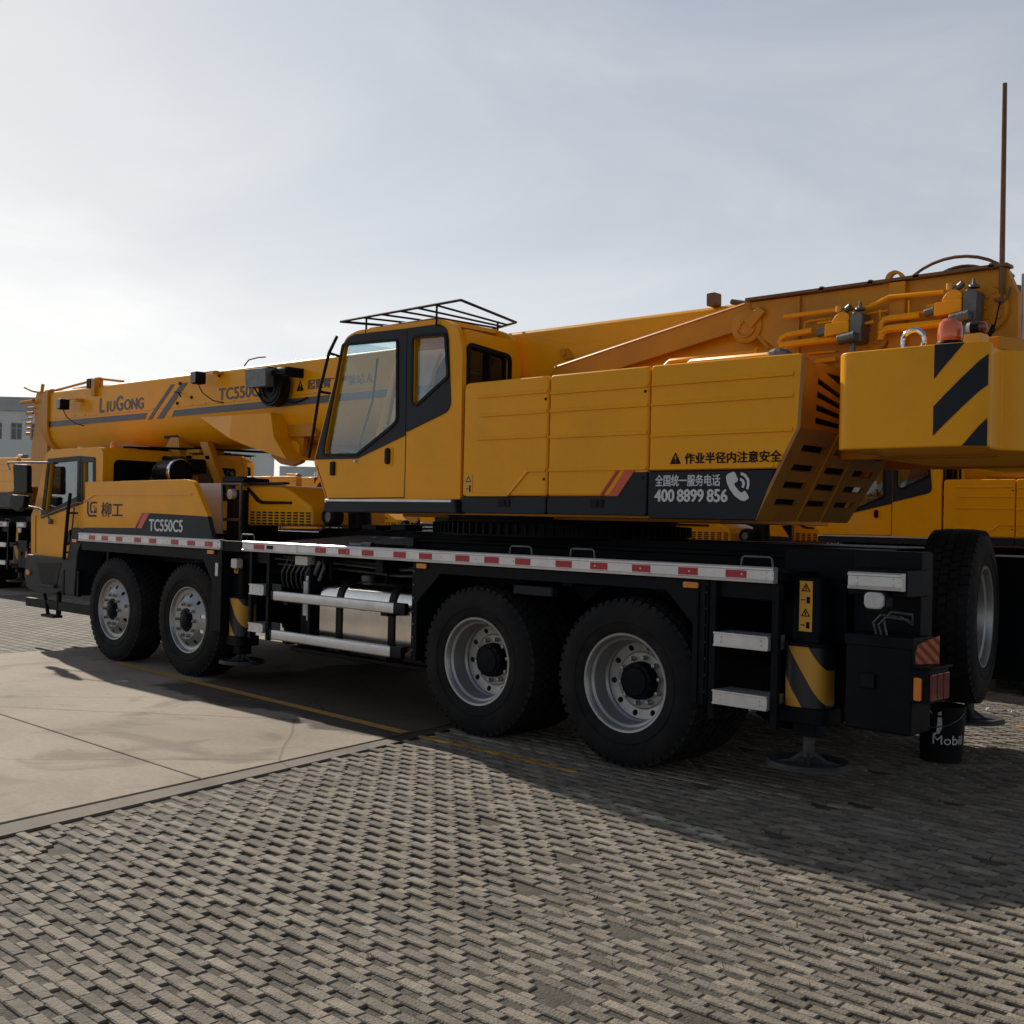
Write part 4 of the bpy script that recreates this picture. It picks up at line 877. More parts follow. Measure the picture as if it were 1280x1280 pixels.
# radiator grille at the end of the hood: an upright face, then one leaning under
b = B()
def quad(b, p, th=Vector((-.02, 0, 0)), holes=()):
    b.hexa([p[0], p[1], p[2], p[3], *[tuple(Vector(q) + th) for q in p]])
def face_grid(b, P00, P10, P11, P01, slots, th=.02):
    """sheet between four corners with slots given in (u0,u1,v0,v1)"""
    P = lambda u, v: (Vector(P00) * (1 - u) * (1 - v) + Vector(P10) * u * (1 - v) + Vector(P11) * u * v + Vector(P01) * (1 - u) * v)
    nrm = (Vector(P10) - Vector(P00)).cross(Vector(P01) - Vector(P00)).normalized()
    outer = [(0, 0), (1, 0), (1, 1), (0, 1)]; loops = [outer] + [[(s[0], s[2]), (s[1], s[2]), (s[1], s[3]), (s[0], s[3])] for s in slots]
    flat = sum(loops, []); A = [b.bm.verts.new(P(u, v)) for u, v in flat]; C = [b.bm.verts.new(P(u, v) - nrm * th) for u, v in flat]
    for t in tessellate_polygon([[Vector((u, v, 0)) for u, v in lp] for lp in loops]): b.face([A[i] for i in t]); b.face([C[i] for i in reversed(t)])
    k = 0
    for lp in loops:
        n = len(lp)
        for i in range(n): b.face([A[k + i], A[k + (i + 1) % n], C[k + (i + 1) % n], C[k + i]])
        k += n
b = B()
sl_up = [(u, u + .24, v, v + .10) for u in (.13, .43, .73) for v in (.10, .31, .52, .73)]
face_grid(b, (1.168, .10, 2.14), (1.168, 1.40, 2.14), (1.188, 1.40, 2.16), (1.188, .10, 2.56), sl_up)
sl_dn = [(u, u + .21, v, v + .075) for u in (.10, .42, .72) for v in (.17, .36, .55, .76)]
face_grid(b, (.885, .10, 1.60), (.885, 1.25, 1.60), (1.168, 1.40, 2.14), (1.168, .10, 2.14), sl_dn)
b.hexa([(.90, 1.15, 1.61), (1.16, 1.13, 2.13), (1.17, 1.13, 2.24), (.4, 1.13, 2.24), (.90, 1.17, 1.61), (1.16, 1.15, 2.13), (1.17, 1.15, 2.24), (.4, 1.15, 2.24)]) if 0 else None
gr = part('radiator_grille', b, 'grille', crane, ang=20)
part('grille_backing', B().prism([(.82, 1.62), (1.095, 2.14), (1.12, 2.50), (.8, 2.50), (.6, 1.62)], .17, 1.24), 'void', gr)
b = B()
for y in (.56, .86):
    b.hexa([(.892, y, 1.60), (.892, y + .012, 1.60), (1.175, y + .012, 2.14), (1.175, y, 2.14), (.880, y, 1.60), (.880, y + .012, 1.60), (1.163, y + .012, 2.14), (1.163, y, 2.14)])
part('grille_bead', b, 'yellow2', gr)

# ---- superstructure plates, winches, pipework ----------------------
arm = [(-1.457, 2.698), (-1.311, 2.807), (0.406, 3.056), (0.593, 3.063), (2.096, 3.027), (2.097, 2.977)]
tp_ = [arm[0], arm[1], arm[2], arm[3], (2.10, 3.06), (2.14, 2.55), (2.05, 1.98), (1.6, 1.66), (.2, 1.66), (.2, 2.3)]
lowl = [(-0.98, 2.706), (0.41, 2.895), (0.566, 2.727), (0.647, 2.547)]
prof = [(-1.40, 2.66), (-1.30, 2.76), (.385, 3.055), (2.08, 3.06), (2.15, 2.9), (2.15, 2.55), (2.05, 1.99), (.74, 1.99), (.30, 1.66), (.1, 1.66), (.62, 2.45), (.60, 2.74), (.40, 2.885), (-1.0, 2.64)]
b = B(); b.prism(prof, .74, .80); b.prism(prof, 1.90, 1.96); 
fr = part('superstructure_frame', b, 'yellow2', crane, bevel=.006)
for ya, yb in ((.70, .80), (1.9, 2.0)): part('top_flange', B().box(.40, 2.10, ya, yb, 3.058, 3.078), 'copper', fr, bevel=.003)
e = [(0.413, 3.053), (0.416, 2.898), (0.572, 2.73), (0.785, 3.062), (0.792, 2.767), (1.456, 3.043), (1.464, 2.681)]
part('stiffener', B().rib([e[0], e[1]], .738, .010, .014).rib([e[1], e[2]], .738, .010, .014), 'yellow2', fr)
part('stiffener', B().box(e[3][0] - .01, e[3][0] + .01, .722, .74, 2.5, 3.05), 'yellow2', fr, bevel=.003)
part('stiffener', B().box(e[5][0] - .05, e[5][0] + .05, .70, .74, 2.4, 3.05), 'yellow2', fr, bevel=.003)
part('stiffener', B().rib([(-1.3, 2.755), (.38, 3.05)], .738, .006, .012), 'yellow2', fr)
c0 = [(0.398, 2.894)][0]
b = B().lathe([(.001, -.012), (.105, -.012), (.115, -.008), (.118, .01)], c=(c0[0], .735, c0[1]), n=36)
b.prism(roundpoly([(c0[0] - .0, c0[1] + .03), (c0[0] + .1, c0[1] + .12), (c0[0] + .15, c0[1] + .08), (c0[0] + .05, c0[1] - .02)], .01), .705, .724)
b.prism(thick_arc(c0[0], c0[1], .065, .012, 200, 350, 10), .71, .724)
for a in (120, 150, 180): b.cyl((c0[0] + .045 * cos(R(a)), .725, c0[1] + .045 * sin(R(a)) - .01), (c0[0] + .045 * cos(R(a)), .712, c0[1] + .045 * sin(R(a)) - .01), .009, 8)
part('pivot_pin', b, 'yellow2', fr, bevel=.003)
pc = [(-1.293, 2.876)][0]
part('boom_pin', B().lathe([(.001, -.03), (.03, -.03), (.032, .01)], c=(pc[0], .84, pc[1]), n=16).prism([(pc[0] + .0, pc[1] - .05), (pc[0] + .09, pc[1] - .05), (pc[0] + .03, pc[1] + .03)], .825, .845), 'yellow2', boom)
eye = [(1.345, 3.04), (1.374, 3.119), (1.424, 3.134), (1.465, 3.112), (1.506, 3.034)]; ec = [(1.425, 3.081)][0]
part('lifting_eye', B().prism(roundpoly(eye, [0, .03, .04, .03, 0], 5), .735, .765, holes=[[(ec[0] + .03 * cos(a), ec[1] + .03 * sin(a)) for a in [2 * pi * k / 18 for k in range(18)]]]), 'yellow2', fr)
b = B().prism(roundpoly([(0.028, 3.17), (0.1, 3.172), (0.102, 3.083), (0.03, 3.08)], .012), .80, .88); b.tube([(.2, .85, 3.10), (.33, .85, 3.07)], .02)
part('rope_roller', b, 'copper', boom, bevel=.004)
b = B()
for px in (1028, 1089, 1146, 1240):
    q = [(0.955, 3.033), (1.282, 3.028), (1.569, 3.028), (2.01, 3.022)][{1028: 0, 1089: 1, 1146: 2, 1240: 3}[px]]
    b.lathe([(.001, .70), (.018, .70), (.018, .745)], c=(q[0], 0, 3.07), n=6)
part('bolt', b, 'copper', fr)
wn = part('winch', B().lathe([(.30, .0), (.31, .0), (.31, .02), (.2, .02), (.2, .72), (.31, .72), (.31, .74), (.05, .74)], c=(1.72, 1.0, 2.86), n=48), 'copper', crane)
wn2 = part('winch', B().lathe([(.24, .0), (.25, .0), (.25, .02), (.17, .02), (.17, .72), (.25, .72), (.25, .74), (.05, .74)], c=(1.05, 1.0, 2.88), n=48), 'copper', crane)
part('rope', B().lathe([(.22 + .012 * (k % 2), .03 + k * .02) for k in range(34)], c=(1.72, 1.0, 2.86), n=40), 'castgrey', wn)
part('cable_hoop', B().tube([(1.70 + .40 * cos(R(a)), .95, 2.88 + .33 * sin(R(a))) for a in range(30, 151, 10)], .010, 6), 'copper', wn)
# rear end plate, pale and glossy
part('rear_panel', B().prism([(.82, 2.52), (.82, 3.03), (1.88, 3.03), (1.88, 2.3), (1.4, 2.3)], 2.135, 2.15, axis='x'), 'sheet', fr, bevel=.004)
part('panel_handle', B().tube([(2.17, .93, 2.62), (2.19, .93, 2.66), (2.19, .93, 2.76), (2.17, .93, 2.82)], .012, 6), 'black', fr)
# pipes (near face of the frame)
def pp(y, pts): return [(x, y, z) for x, z in pts]
b = B()
b.tube(pp(.66, [(0.695, 2.74), (0.706, 2.775), (0.746, 2.792), (0.926, 2.805)]), .020, 8)
b.tube(pp(.64, [(0.707, 2.726), (0.961, 2.734), (1.176, 2.736)]), .023, 8)
b.tube(pp(.66, [(0.518, 2.725), (0.537, 2.697), (0.115, 2.7), (-0.163, 2.696), (-0.203, 2.665)]), .02, 8)
part('hydraulic_pipe', b, 'yellow', fr)
b = B()
b.tube(pp(.66, [(0.72, 2.913), (1.098, 2.917), (1.293, 2.91), (1.359, 2.931), (1.43, 2.957), (1.76, 2.945)]), .014, 8)
part('hydraulic_pipe', b, 'yellow', fr)
b = B()
b.tube(pp(.63, [(1.394, 2.697), (1.398, 2.735), (1.418, 2.752), (1.448, 2.759), (1.869, 2.76)]), .024, 8)
b.tube(pp(.65, [(1.384, 2.724), (1.382, 2.797), (1.402, 2.819), (1.437, 2.825), (1.624, 2.824)]), .020, 8)
b.tube(pp(.66, [(1.522, 2.841), (1.928, 2.838)]), .008, 6); b.tube(pp(.66, [(1.657, 2.873), (1.927, 2.883)]), .009, 6); b.tube(pp(.66, [(1.549, 2.923), (1.551, 2.847)]), .006, 6)
part('hydraulic_pipe', b, 'yellow', fr)
b = B()
b.tube(pp(.66, [(0.958, 2.847), (1.227, 2.853)]), .009, 6); b.tube(pp(.64, [(1.227, 2.806), (1.341, 2.814)]), .010, 6); b.tube(pp(.68, [(1.361, 2.891), (1.362, 2.818)]), .006, 6); b.tube(pp(.68, [(1.279, 2.875), (1.412, 2.88)]), .006, 6)
b.tube(pp(.70, [(0.848, 2.808), (0.846, 2.869), (0.88, 2.876), (1.035, 2.875)]), .007, 6)
b.tube(pp(.70, [(0.931, 2.613), (1.068, 2.617)]), .015, 6); b.tube(pp(.72, [(0.863, 2.672), (1.056, 2.67)]), .008, 6)
part('hydraulic_pipe', b, 'yellow', fr)
def valve(px0, px1, pyt, pyb, shift):
    q = [(-11.635, 8.641)]
def valve_at(x, z):
    o = part('valve_block', B().prism(roundpoly([(x - .16, z), (x + .0, z + .01), (x + .0, z + .085), (x - .155, z + .075)], .008), .58, .68).prism(roundpoly([(x - .13, z + .08), (x - .10, z + .125), (x - .06, z + .15), (x - .01, z + .13), (x - .0, z + .085)], .02), .60, .68), 'yellow', fr, bevel=.006)
    b = B().prism(roundpoly([(x + .003, z - .06), (x + .075, z - .05), (x + .085, z + .12), (x + .03, z + .14), (x + .005, z + .11)], .012), .59, .70)
    b.cyl((x - .05, .56, z - .035), (x + .06, .56, z - .02), .032, 14); b.lathe([(.001, .14), (.035, .145), (.03, .16), (.012, .165), (.008, .2), (.001, .2)], c=(x + .05, .63, z), axis='z', n=14)
    b.cyl((x - .225, .62, z + .03), (x - .165, .62, z + .04), .026, 8); b.cyl((x - .06, .63, z + .145), (x - .01, .63, z + .18), .02, 8); b.cyl((x + .02, .6, z - .13), (x + .02, .6, z - .05), .02, 8)
    part('valve_body', b, 'castgrey', o, bevel=.004)
    b = B()
    for a in range(0, 360, 45): b.cyl((x + .13 + .075 * cos(R(a)) * .6, .725, z + .04 + .085 * sin(R(a))), (x + .13 + .075 * cos(R(a)) * .6, .705, z + .04 + .085 * sin(R(a))), .010, 6)
    b.lathe([(.001, .715), (.13, .715), (.135, .74)], c=(x + .08, 0, z + .03), n=28)
    part('motor_flange', b, 'yellow2', o)
    part('cap', B().cyl((x - .085, .62, z + .15), (x - .085, .62, z + .185), .02, 10), 'sticker', o)
v = [(1.207, 2.744), (1.894, 2.796)]
valve_at(v[0][0], v[0][1]); valve_at(v[1][0], v[1][1])
cp = [(0.809, 2.676)][0]
part('tank_breather', B().lathe([(.06, 2.57), (.075, 2.60), (.075, 2.635), (.05, 2.655), (.001, 2.66)], c=(.86, .38, 0), axis='z', n=12), 'castgrey', crane, smooth=False)
part('hood_pipe', B().tube([(-.05, .62, 2.50), (-.0, .62, 2.64), (.06, .6, 2.665), (.78, .42, 2.63)], .024, 8).tube([(-.85, .5, 2.52), (-.8, .5, 2.63), (-.7, .5, 2.63), (-.6, .5, 2.55)], .018, 8).tube([(-.62, .45, 2.52), (-.6, .45, 2.62), (-.5, .45, 2.63), (-.38, .45, 2.55)], .018, 8).tube([(.80, .4, 2.62), (.9, .4, 2.63)], .035, 10), 'yellow', crane)
# antenna pole with stay wire
b = B().tube([(2.065, .72, 2.86), (2.06, .72, 4.1)], [.016, .013], 8).tube([(2.12, .71, 2.94), (2.10, .71, 2.88), (2.065, .71, 2.85), (2.03, .71, 2.88)], .008, 6)
part('antenna_pole', b, 'copper', fr)
part('stay_wire', B().tube([(2.065, .70, 2.86), (2.05, .65, 2.68), (2.0, .5, 2.60), (1.97, .35, 2.58)], .005, 5).tube([(2.05, .65, 2.72), (2.04, .62, 2.66)], .012, 8), 'black', fr)

# ---- counterweight ---------------------------------------------------
cwp = [(1.40, .05)] + [(1.94, .05), (2.16, .075)] + [(2.27, .14), (2.29, .17)]
foot = arc(1.50, .15, .10, 180, 270, 6) + [(2.02, .05), (2.12, .062), (2.20, .085), (2.235, .115), (2.242, .15), (2.20, .19), (2.19, .36)] + arc(2.02, .62, .26, -50, 0, 5) + [(2.33, .9), (2.42, 1.2), (2.42, 1.6), (2.33, 1.9), (2.28, 2.2)] + [(2.19, 2.4), (2.19, 2.58), (2.235, 2.64), (2.12, 2.69), (1.9, 2.70)] + [(1.38, 2.70), (1.38, 2.1), (1.25, 1.95), (1.25, .80), (1.40, .65)]
b = B().prism(foot, 2.0, 2.545, axis='z')
cw = part('counterweight', b, 'yellow', crane, bevel=.012, seg=3)
part('counterweight_block', B().prism([(2.17, .42), (2.25, .62), (2.30, .9), (2.30, 1.85), (2.25, 2.1), (2.17, 2.3), (1.9, 2.3), (1.9, .42)], 2.545, 2.62, axis='z').prism(arc(1.45, .8, .03, 0, 360, 12)[:-1], 2.545, 2.75, axis='z'), 'yellow2', cw, bevel=.01)
# black stripes wrapped onto the side and its angled end facet
def on_side(x):   # follows the footprint: flat side, then the facet
    if x <= 2.02: return .05 - .003
    for (xa, ya), (xb, yb) in (((2.02, .05), (2.12, .062)), ((2.12, .062), (2.20, .085)), ((2.20, .085), (2.236, .1155))):
        if x <= xb: return ya + (x - xa) / (xb - xa) * (yb - ya) - .004
    return .112
def stripe(pl):
    b = B(); n = 24; (x0, zb0, zt0), (x1, zb1, zt1) = pl
    prev = None
    for k in range(n + 1):
        t = k / n; x = x0 + (x1 - x0) * t; zb = max(2.004, zb0 + (zb1 - zb0) * t); zt_ = min(2.541, zt0 + (zt1 - zt0) * t)
        if zt_ < zb: zt_ = zb
        y = on_side(x); cur = (b.bm.verts.new((x, y, zb)), b.bm.verts.new((x, y, zt_)))
        if prev: b.face([prev[0], cur[0], cur[1], prev[1]])
        prev = cur
    part('hazard_stripe', b, 'charcoal', cw)
sx0, sx1 = 1.975, 2.234
stripe(((sx0, 2.36, 2.56), (sx1 - .09, 2.56, 2.56)))
stripe(((sx0, 2.06, 2.215), (sx1, 2.32, 2.48)))
stripe(((2.12, 2.0, 2.0), (sx1, 2.0, 2.15)))
c = [(1.768, 2.616)][0]
part('lifting_ring', B().tube([(c[0] + .062 * cos(R(a)), .25, c[1] - .01 + .062 * sin(R(a))) for a in range(0, 360, 15)], .015, 10, True), 'chrome', cw)
bc = [(1.985, 2.628)][0]
be = part('warning_beacon', B().lathe([(.062, 2.575), (.066, 2.60), (.066, 2.64), (.058, 2.68), (.035, 2.70), (.001, 2.702)], c=(bc[0], .22, 0), axis='z', n=28), 'beacon', cw)
part('beacon_base', B().lathe([(.07, 2.545), (.072, 2.565), (.066, 2.578), (.001, 2.578)], c=(bc[0], .22, 0), axis='z', n=24), 'black', be)
px_ = [(2.134, 2.638)][0]
pl = part('position_lamp', B().cyl((px_[0] - .025, .2, 2.635), (px_[0] + .02, .2, 2.635), .036, 20).box(px_[0] - .01, px_[0] + .01, .19, .21, 2.56, 2.61), 'black', cw)
part('white_lens', B().lathe([(.034, 0), (.03, -.022), (.015, -.032), (.001, -.034)], c=(px_[0] - .025, .2, 2.635), axis='x', n=18), 'lens', pl); part('red_lens', B().lathe([(.034, 0), (.03, .022), (.015, .032), (.001, .034)], c=(px_[0] + .02, .2, 2.635), axis='x', n=18), 'redlens', pl)
part('lamp_bracket', B().box(px_[0] - .05, px_[0] + .045, .15, .25, 2.545, 2.60), 'sticker', cw, bevel=.004)

# =================================================== copies behind
LETTER = {}
def kids(o): return [c for c in COL.objects if c.parent == o]
PARENT = {}
for o in COL.objects:
    if o.parent: PARENT.setdefault(o.parent.name, []).append(o)
SKIP = {'rivet_line', 'warning_symbol', 'boom_fitting', 'deck_clutter', 'name_plate', 'air_hose', 'emblem', 'cable', 'deck_coupling', 'cable_loop', 'antenna_pole', 'stay_wire', 'panel_handle', 'bolt', 'phone_symbol', 'lettering', 'warning_sign'}
base = lambda o: o.name.split('.')[0]
def copy_tree(o, parent=None, loc=None, omit=()):
    c = o.copy(); COL.objects.link(c)
    if parent is not None: c.parent = parent
    for ch in PARENT.get(o.name, []):
        if base(ch) in SKIP or base(ch) in omit: continue
        copy_tree(ch, c)
    return c
def bg_crane(x, y, s, label, rz=0, letter='TC250C5', skip=()):
    c = copy_tree(crane, omit=skip); c.location = (x, y, 0); c.scale = (s, s, s); c.rotation_euler = (0, 0, rz)
    c['label'] = label; c['group'] = 'yellow truck cranes parked in rows behind the big one'
    pn_ = [k for k in COL.objects if k.parent == c and base(k) == 'deck_side_panel'][0]
    if letter not in LETTER: LETTER[letter] = text(letter, -6.045, 1.382, -.008, .115, 'white', pn_, w=.64, bold=.006, d=.003)
    else:
        t = LETTER[letter].copy(); COL.objects.link(t); t.parent = pn_
    return c
SUPER = {'operator_cab', 'hood_panel', 'hood_top', 'radiator_grille', 'superstructure_frame', 'winch', 'counterweight', 'hood_pipe', 'tank_breather', 'turntable_base'}
def small_upper(c, k):
    for o in COL.objects:
        if o.parent == c and base(o) in SUPER:
            o.scale = (.9, 1, .73); o.location = (k, 0, .36)
        if o.parent == c and base(o) == 'boom': o.location = (0, 0, -.25)
c1 = bg_crane(.75, 5.5, .93, 'yellow crane right behind the big one, its cab and hood showing under the striped counterweight'); small_upper(c1, .35)
c2 = bg_crane(.55, 9.1, .93, 'second crane behind, glimpsed over the chassis under the phone number'); small_upper(c2, .3)
c3 = bg_crane(.25, 12.7, .93, 'third crane behind, a yellow sliver left of the louvred hood end'); small_upper(c3, .3)
c4 = bg_crane(-10.2, 9.6, .93, 'boomless carrier crane whose louvred engine hood shows below the foreground cab', skip=('boom', 'lift_cylinder', 'boom_rest', 'winch_box')); small_upper(c4, .2)
bg_crane(-18.7, 3.4, 1, 'yellow and black crane at the left edge beyond the driver cab mirrors', skip=('boom', 'lift_cylinder', 'boom_rest', 'superstructure_frame', 'winch'))
bg_crane(-20.2, 11.0, 1, 'crane far behind, a strip of its yellow hood showing between boom bracket and engine hood', letter='TC550C5', skip=('boom', 'lift_cylinder', 'boom_rest', 'winch_box', 'superstructure_frame', 'winch'))


# =================================================== setting
def structure(o): o['kind'] = 'structure'; return o
def sheet(name, pts, z, mat, th=0):
    b = B()
    if th: b.prism(pts, z - th, z, axis='z')
    else: b.face([b.bm.verts.new((x, y, z)) for x, y in pts])
    return part(name, b, mat, smooth=False)
def concrete(name, c, cracks=True):
    m, nt, b = new_mat(name); L = nt.links.new
    tc = N(nt, 'ShaderNodeTexCoord')
    n = N(nt, 'ShaderNodeTexNoise', i_Scale=.55, i_Detail=8, i_Roughness=.62, i_Distortion=.6); L(tc.outputs['Object'], n.inputs['Vector'])
    r = ramp(nt, n.outputs[0], [(.28, [x * .70 for x in c]), (.5, c), (.75, [x * 1.16 for x in c])])
    n2 = N(nt, 'ShaderNodeTexNoise', i_Scale=28, i_Detail=8, i_Roughness=.7); L(tc.outputs['Object'], n2.inputs['Vector'])
    r2 = ramp(nt, n2.outputs[0], [(.25, (.80,) * 3), (.7, (1.08,) * 3)])
    mx = N(nt, 'ShaderNodeMix', data_type='RGBA', blend_type='MULTIPLY'); mx.inputs[0].default_value = 1; L(r.outputs[0], mx.inputs[6]); L(r2.outputs[0], mx.inputs[7])
    # damp stains and small dark spots
    n3 = N(nt, 'ShaderNodeTexNoise', i_Scale=1.3, i_Detail=5, i_Roughness=.55, i_Distortion=1.2); L(tc.outputs['Object'], n3.inputs['Vector'])
    r3 = ramp(nt, n3.outputs[0], [(.56, (1,) * 3), (.66, (.62, .60, .58))])
    mx2 = N(nt, 'ShaderNodeMix', data_type='RGBA', blend_type='MULTIPLY'); mx2.inputs[0].default_value = .8; L(mx.outputs[2], mx2.inputs[6]); L(r3.outputs[0], mx2.inputs[7])
    vo = N(nt, 'ShaderNodeTexVoronoi', i_Scale=2.2); L(tc.outputs['Object'], vo.inputs['Vector'])
    r4 = ramp(nt, vo.outputs['Distance'], [(.0, (.25,) * 3), (.022, (.3,) * 3), (.032, (1,) * 3)])
    mx3 = N(nt, 'ShaderNodeMix', data_type='RGBA', blend_type='MULTIPLY'); mx3.inputs[0].default_value = 1; L(mx2.outputs[2], mx3.inputs[6]); L(r4.outputs[0], mx3.inputs[7])
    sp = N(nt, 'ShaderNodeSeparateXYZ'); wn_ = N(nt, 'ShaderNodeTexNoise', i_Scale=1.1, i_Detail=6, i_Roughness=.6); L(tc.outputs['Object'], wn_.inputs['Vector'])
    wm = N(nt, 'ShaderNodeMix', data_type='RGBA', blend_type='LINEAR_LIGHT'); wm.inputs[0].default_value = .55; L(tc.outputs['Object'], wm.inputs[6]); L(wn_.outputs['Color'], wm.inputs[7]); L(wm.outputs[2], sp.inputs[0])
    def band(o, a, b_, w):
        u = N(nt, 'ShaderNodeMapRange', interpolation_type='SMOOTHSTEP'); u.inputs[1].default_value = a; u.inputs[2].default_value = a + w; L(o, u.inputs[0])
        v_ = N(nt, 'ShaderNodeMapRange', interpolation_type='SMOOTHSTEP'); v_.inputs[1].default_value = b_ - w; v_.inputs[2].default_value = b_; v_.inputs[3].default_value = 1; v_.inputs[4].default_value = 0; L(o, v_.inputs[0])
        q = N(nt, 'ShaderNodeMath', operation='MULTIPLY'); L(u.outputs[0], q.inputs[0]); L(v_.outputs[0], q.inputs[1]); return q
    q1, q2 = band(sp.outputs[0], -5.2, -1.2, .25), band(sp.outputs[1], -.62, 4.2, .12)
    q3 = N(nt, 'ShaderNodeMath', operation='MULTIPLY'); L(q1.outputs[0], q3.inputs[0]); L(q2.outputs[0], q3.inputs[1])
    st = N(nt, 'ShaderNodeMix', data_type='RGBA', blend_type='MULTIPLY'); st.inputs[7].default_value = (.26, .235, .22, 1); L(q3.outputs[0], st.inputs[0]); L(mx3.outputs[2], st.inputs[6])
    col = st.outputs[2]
    if cracks:
        v = N(nt, 'ShaderNodeTexVoronoi', feature='DISTANCE_TO_EDGE', i_Scale=.33); 
        nn = N(nt, 'ShaderNodeTexNoise', i_Scale=3, i_Detail=5); L(tc.outputs['Object'], nn.inputs['Vector'])
        ad = N(nt, 'ShaderNodeMix', data_type='RGBA'); ad.inputs[0].default_value = .06; L(tc.outputs['Object'], ad.inputs[6]); L(nn.outputs['Color'], ad.inputs[7]); L(ad.outputs[2], v.inputs['Vector'])
        r5 = ramp(nt, v.outputs['Distance'], [(.0, (.45,) * 3), (.0016, (.6,) * 3), (.003, (1,) * 3)])
        mx4 = N(nt, 'ShaderNodeMix', data_type='RGBA', blend_type='MULTIPLY'); mx4.inputs[0].default_value = .8; L(col, mx4.inputs[6]); L(r5.outputs[0], mx4.inputs[7]); col = mx4.outputs[2]
    L(col, b.inputs['Base Color']); b.inputs['Roughness'].default_value = .85; b.inputs['Specular IOR Level'].default_value = .3
    bp = N(nt, 'ShaderNodeBump', i_Strength=.35, i_Distance=.006); L(n2.outputs[0], bp.inputs['Height']); L(bp.outputs[0], b.inputs['Normal'])
    return m
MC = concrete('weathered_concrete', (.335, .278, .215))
# paver field painted procedurally where it is far away
def paver_mat():
    m, nt, b = new_mat('far_grass_pavers'); L = nt.links.new
    tc = N(nt, 'ShaderNodeTexCoord'); br = N(nt, 'ShaderNodeTexBrick', i_Scale=1.0); br.offset = .5
    for k, v in (('Brick Width', .27), ('Row Height', .132), ('Mortar Size', .022), ('Mortar Smooth', .3)): br.inputs[k].default_value = v
    br.inputs['Color1'].default_value = (.27, .235, .185, 1); br.inputs['Color2'].default_value = (.17, .145, .11, 1); br.inputs['Mortar'].default_value = (.07, .06, .04, 1)
    L(tc.outputs['Object'], br.inputs['Vector'])
    n = N(nt, 'ShaderNodeTexNoise', i_Scale=1.1, i_Detail=8); L(tc.outputs['Object'], n.inputs['Vector'])
    r = ramp(nt, n.outputs[0], [(.3, (.65,) * 3), (.7, (1.15,) * 3)])
    mx = N(nt, 'ShaderNodeMix', data_type='RGBA', blend_type='MULTIPLY'); mx.inputs[0].default_value = 1; L(br.outputs[0], mx.inputs[6]); L(r.outputs[0], mx.inputs[7])
    L(mx.outputs[2], b.inputs['Base Color']); b.inputs['Roughness'].default_value = .9
    bp = N(nt, 'ShaderNodeBump', i_Strength=1, i_Distance=.03, invert=True); L(br.outputs['Fac'], bp.inputs['Height']); L(bp.outputs[0], b.inputs['Normal'])
    return m
soil = paint('dark_soil', (.062, .052, .036), .95, var=.4, vs=12, bump=.8, bs=80)
structure(sheet('ground', [(-400, -400), (400, -400), (400, 400), (-400, 400)], -.0165, soil))
MP = paver_mat()
def E(y): return -1.70 - .165 * (y + .5)          # slab edge runs slightly skew
structure(sheet('paved_yard', [(-16.5, -60), (-8.03, -60), (-7.97, 70), (-16.5, 70)], 0, MP, .02))
structure(sheet('paved_yard', [(E(8.0), 8.0), (60, 8.0), (60, 70), (E(70) + 0, 70)], 0, MP, .02))
structure(sheet('paved_yard', [(8, -60), (60, -60), (60, 7.98), (8, 7.98)], 0, MP, .02))
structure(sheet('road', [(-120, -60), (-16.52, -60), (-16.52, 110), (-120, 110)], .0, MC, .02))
# concrete slabs with open joints, right edge skewed like the paver border
ys = [-60, -30, -20, -11, -6.6, -2.17, 5.2, 12, 20, 35, 70]
b = B()
xs_l = [-8.0]
for y0, y1 in zip(ys, ys[1:]):
    b.prism([(-8.0, y0 + .008), (E(y0) - .01, y0 + .008), (E(y1) - .01, y1 - .008), (-8.0, y1 - .008)], -.06, 0, axis='z')
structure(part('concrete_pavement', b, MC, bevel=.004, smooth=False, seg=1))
structure(sheet('concrete_edging', [(E(-12) + .015, -12), (E(-12) + .36, -12), (E(5.2) + .03, 5.2), (E(5.2) + .015, 5.2)], -.003, concrete('old_edging_concrete', (.20, .17, .135)), .06))
# near paver blocks as real pieces
b = B(); yl = B(); rnd = random.Random(3)
px_, py_ = .165, .092
def pad(x0, x1, y0, y1, z, j=.0025):
    c = [(x0, y0), (x1, y0), (x1, y1), (x0, y1)]; c = [(a + rnd.uniform(-j, j), q + rnd.uniform(-j, j)) for a, q in c]; e = .0045
    k = [(c[0][0] + e, c[0][1] + e), (c[1][0] - e, c[1][1] + e), (c[2][0] - e, c[2][1] - e), (c[3][0] + e, c[3][1] - e)]
    lo = [b.bm.verts.new((a, q, -.03)) for a, q in c]; md = [b.bm.verts.new((a, q, z - .005)) for a, q in c]; hi = [b.bm.verts.new((a, q, z)) for a, q in k]
    b.face(hi)
    for i in range(4): b.face([lo[i], lo[(i + 1) % 4], md[(i + 1) % 4], md[i]]); b.face([md[i], md[(i + 1) % 4], hi[(i + 1) % 4], hi[i]])
row = 0; y = -4.7
while y < 7.95:
    x = E(y) + .10 + .10 - .02 * y + (px_ / 2 if row % 2 else 0)
    while x < min(7.95, 5.6 + (y + 4.7) * 0.3):
        z = -.004 + rnd.uniform(-.003, .002) - .006 * (sin(x * 1.9 + 1) * cos(y * 1.3))
        yel = ((abs(y + .30) < .06 and x < .1 and rnd.random() < .85) or (abs(y - 3.62 - (x - .6) * .25) < .07 and rnd.random() < .8))
        b.mi = 1 if yel else 0
        if rnd.random() > .01:
            pad(x - px_ * .5 + .002, x + px_ * .5 - .002, y - py_ * .27, y + py_ * .27, z)
            pad(x - px_ * .20, x + px_ * .20, y + py_ * .28, y + py_ * .72, z - .002)
        x += px_
    y += py_; row += 1
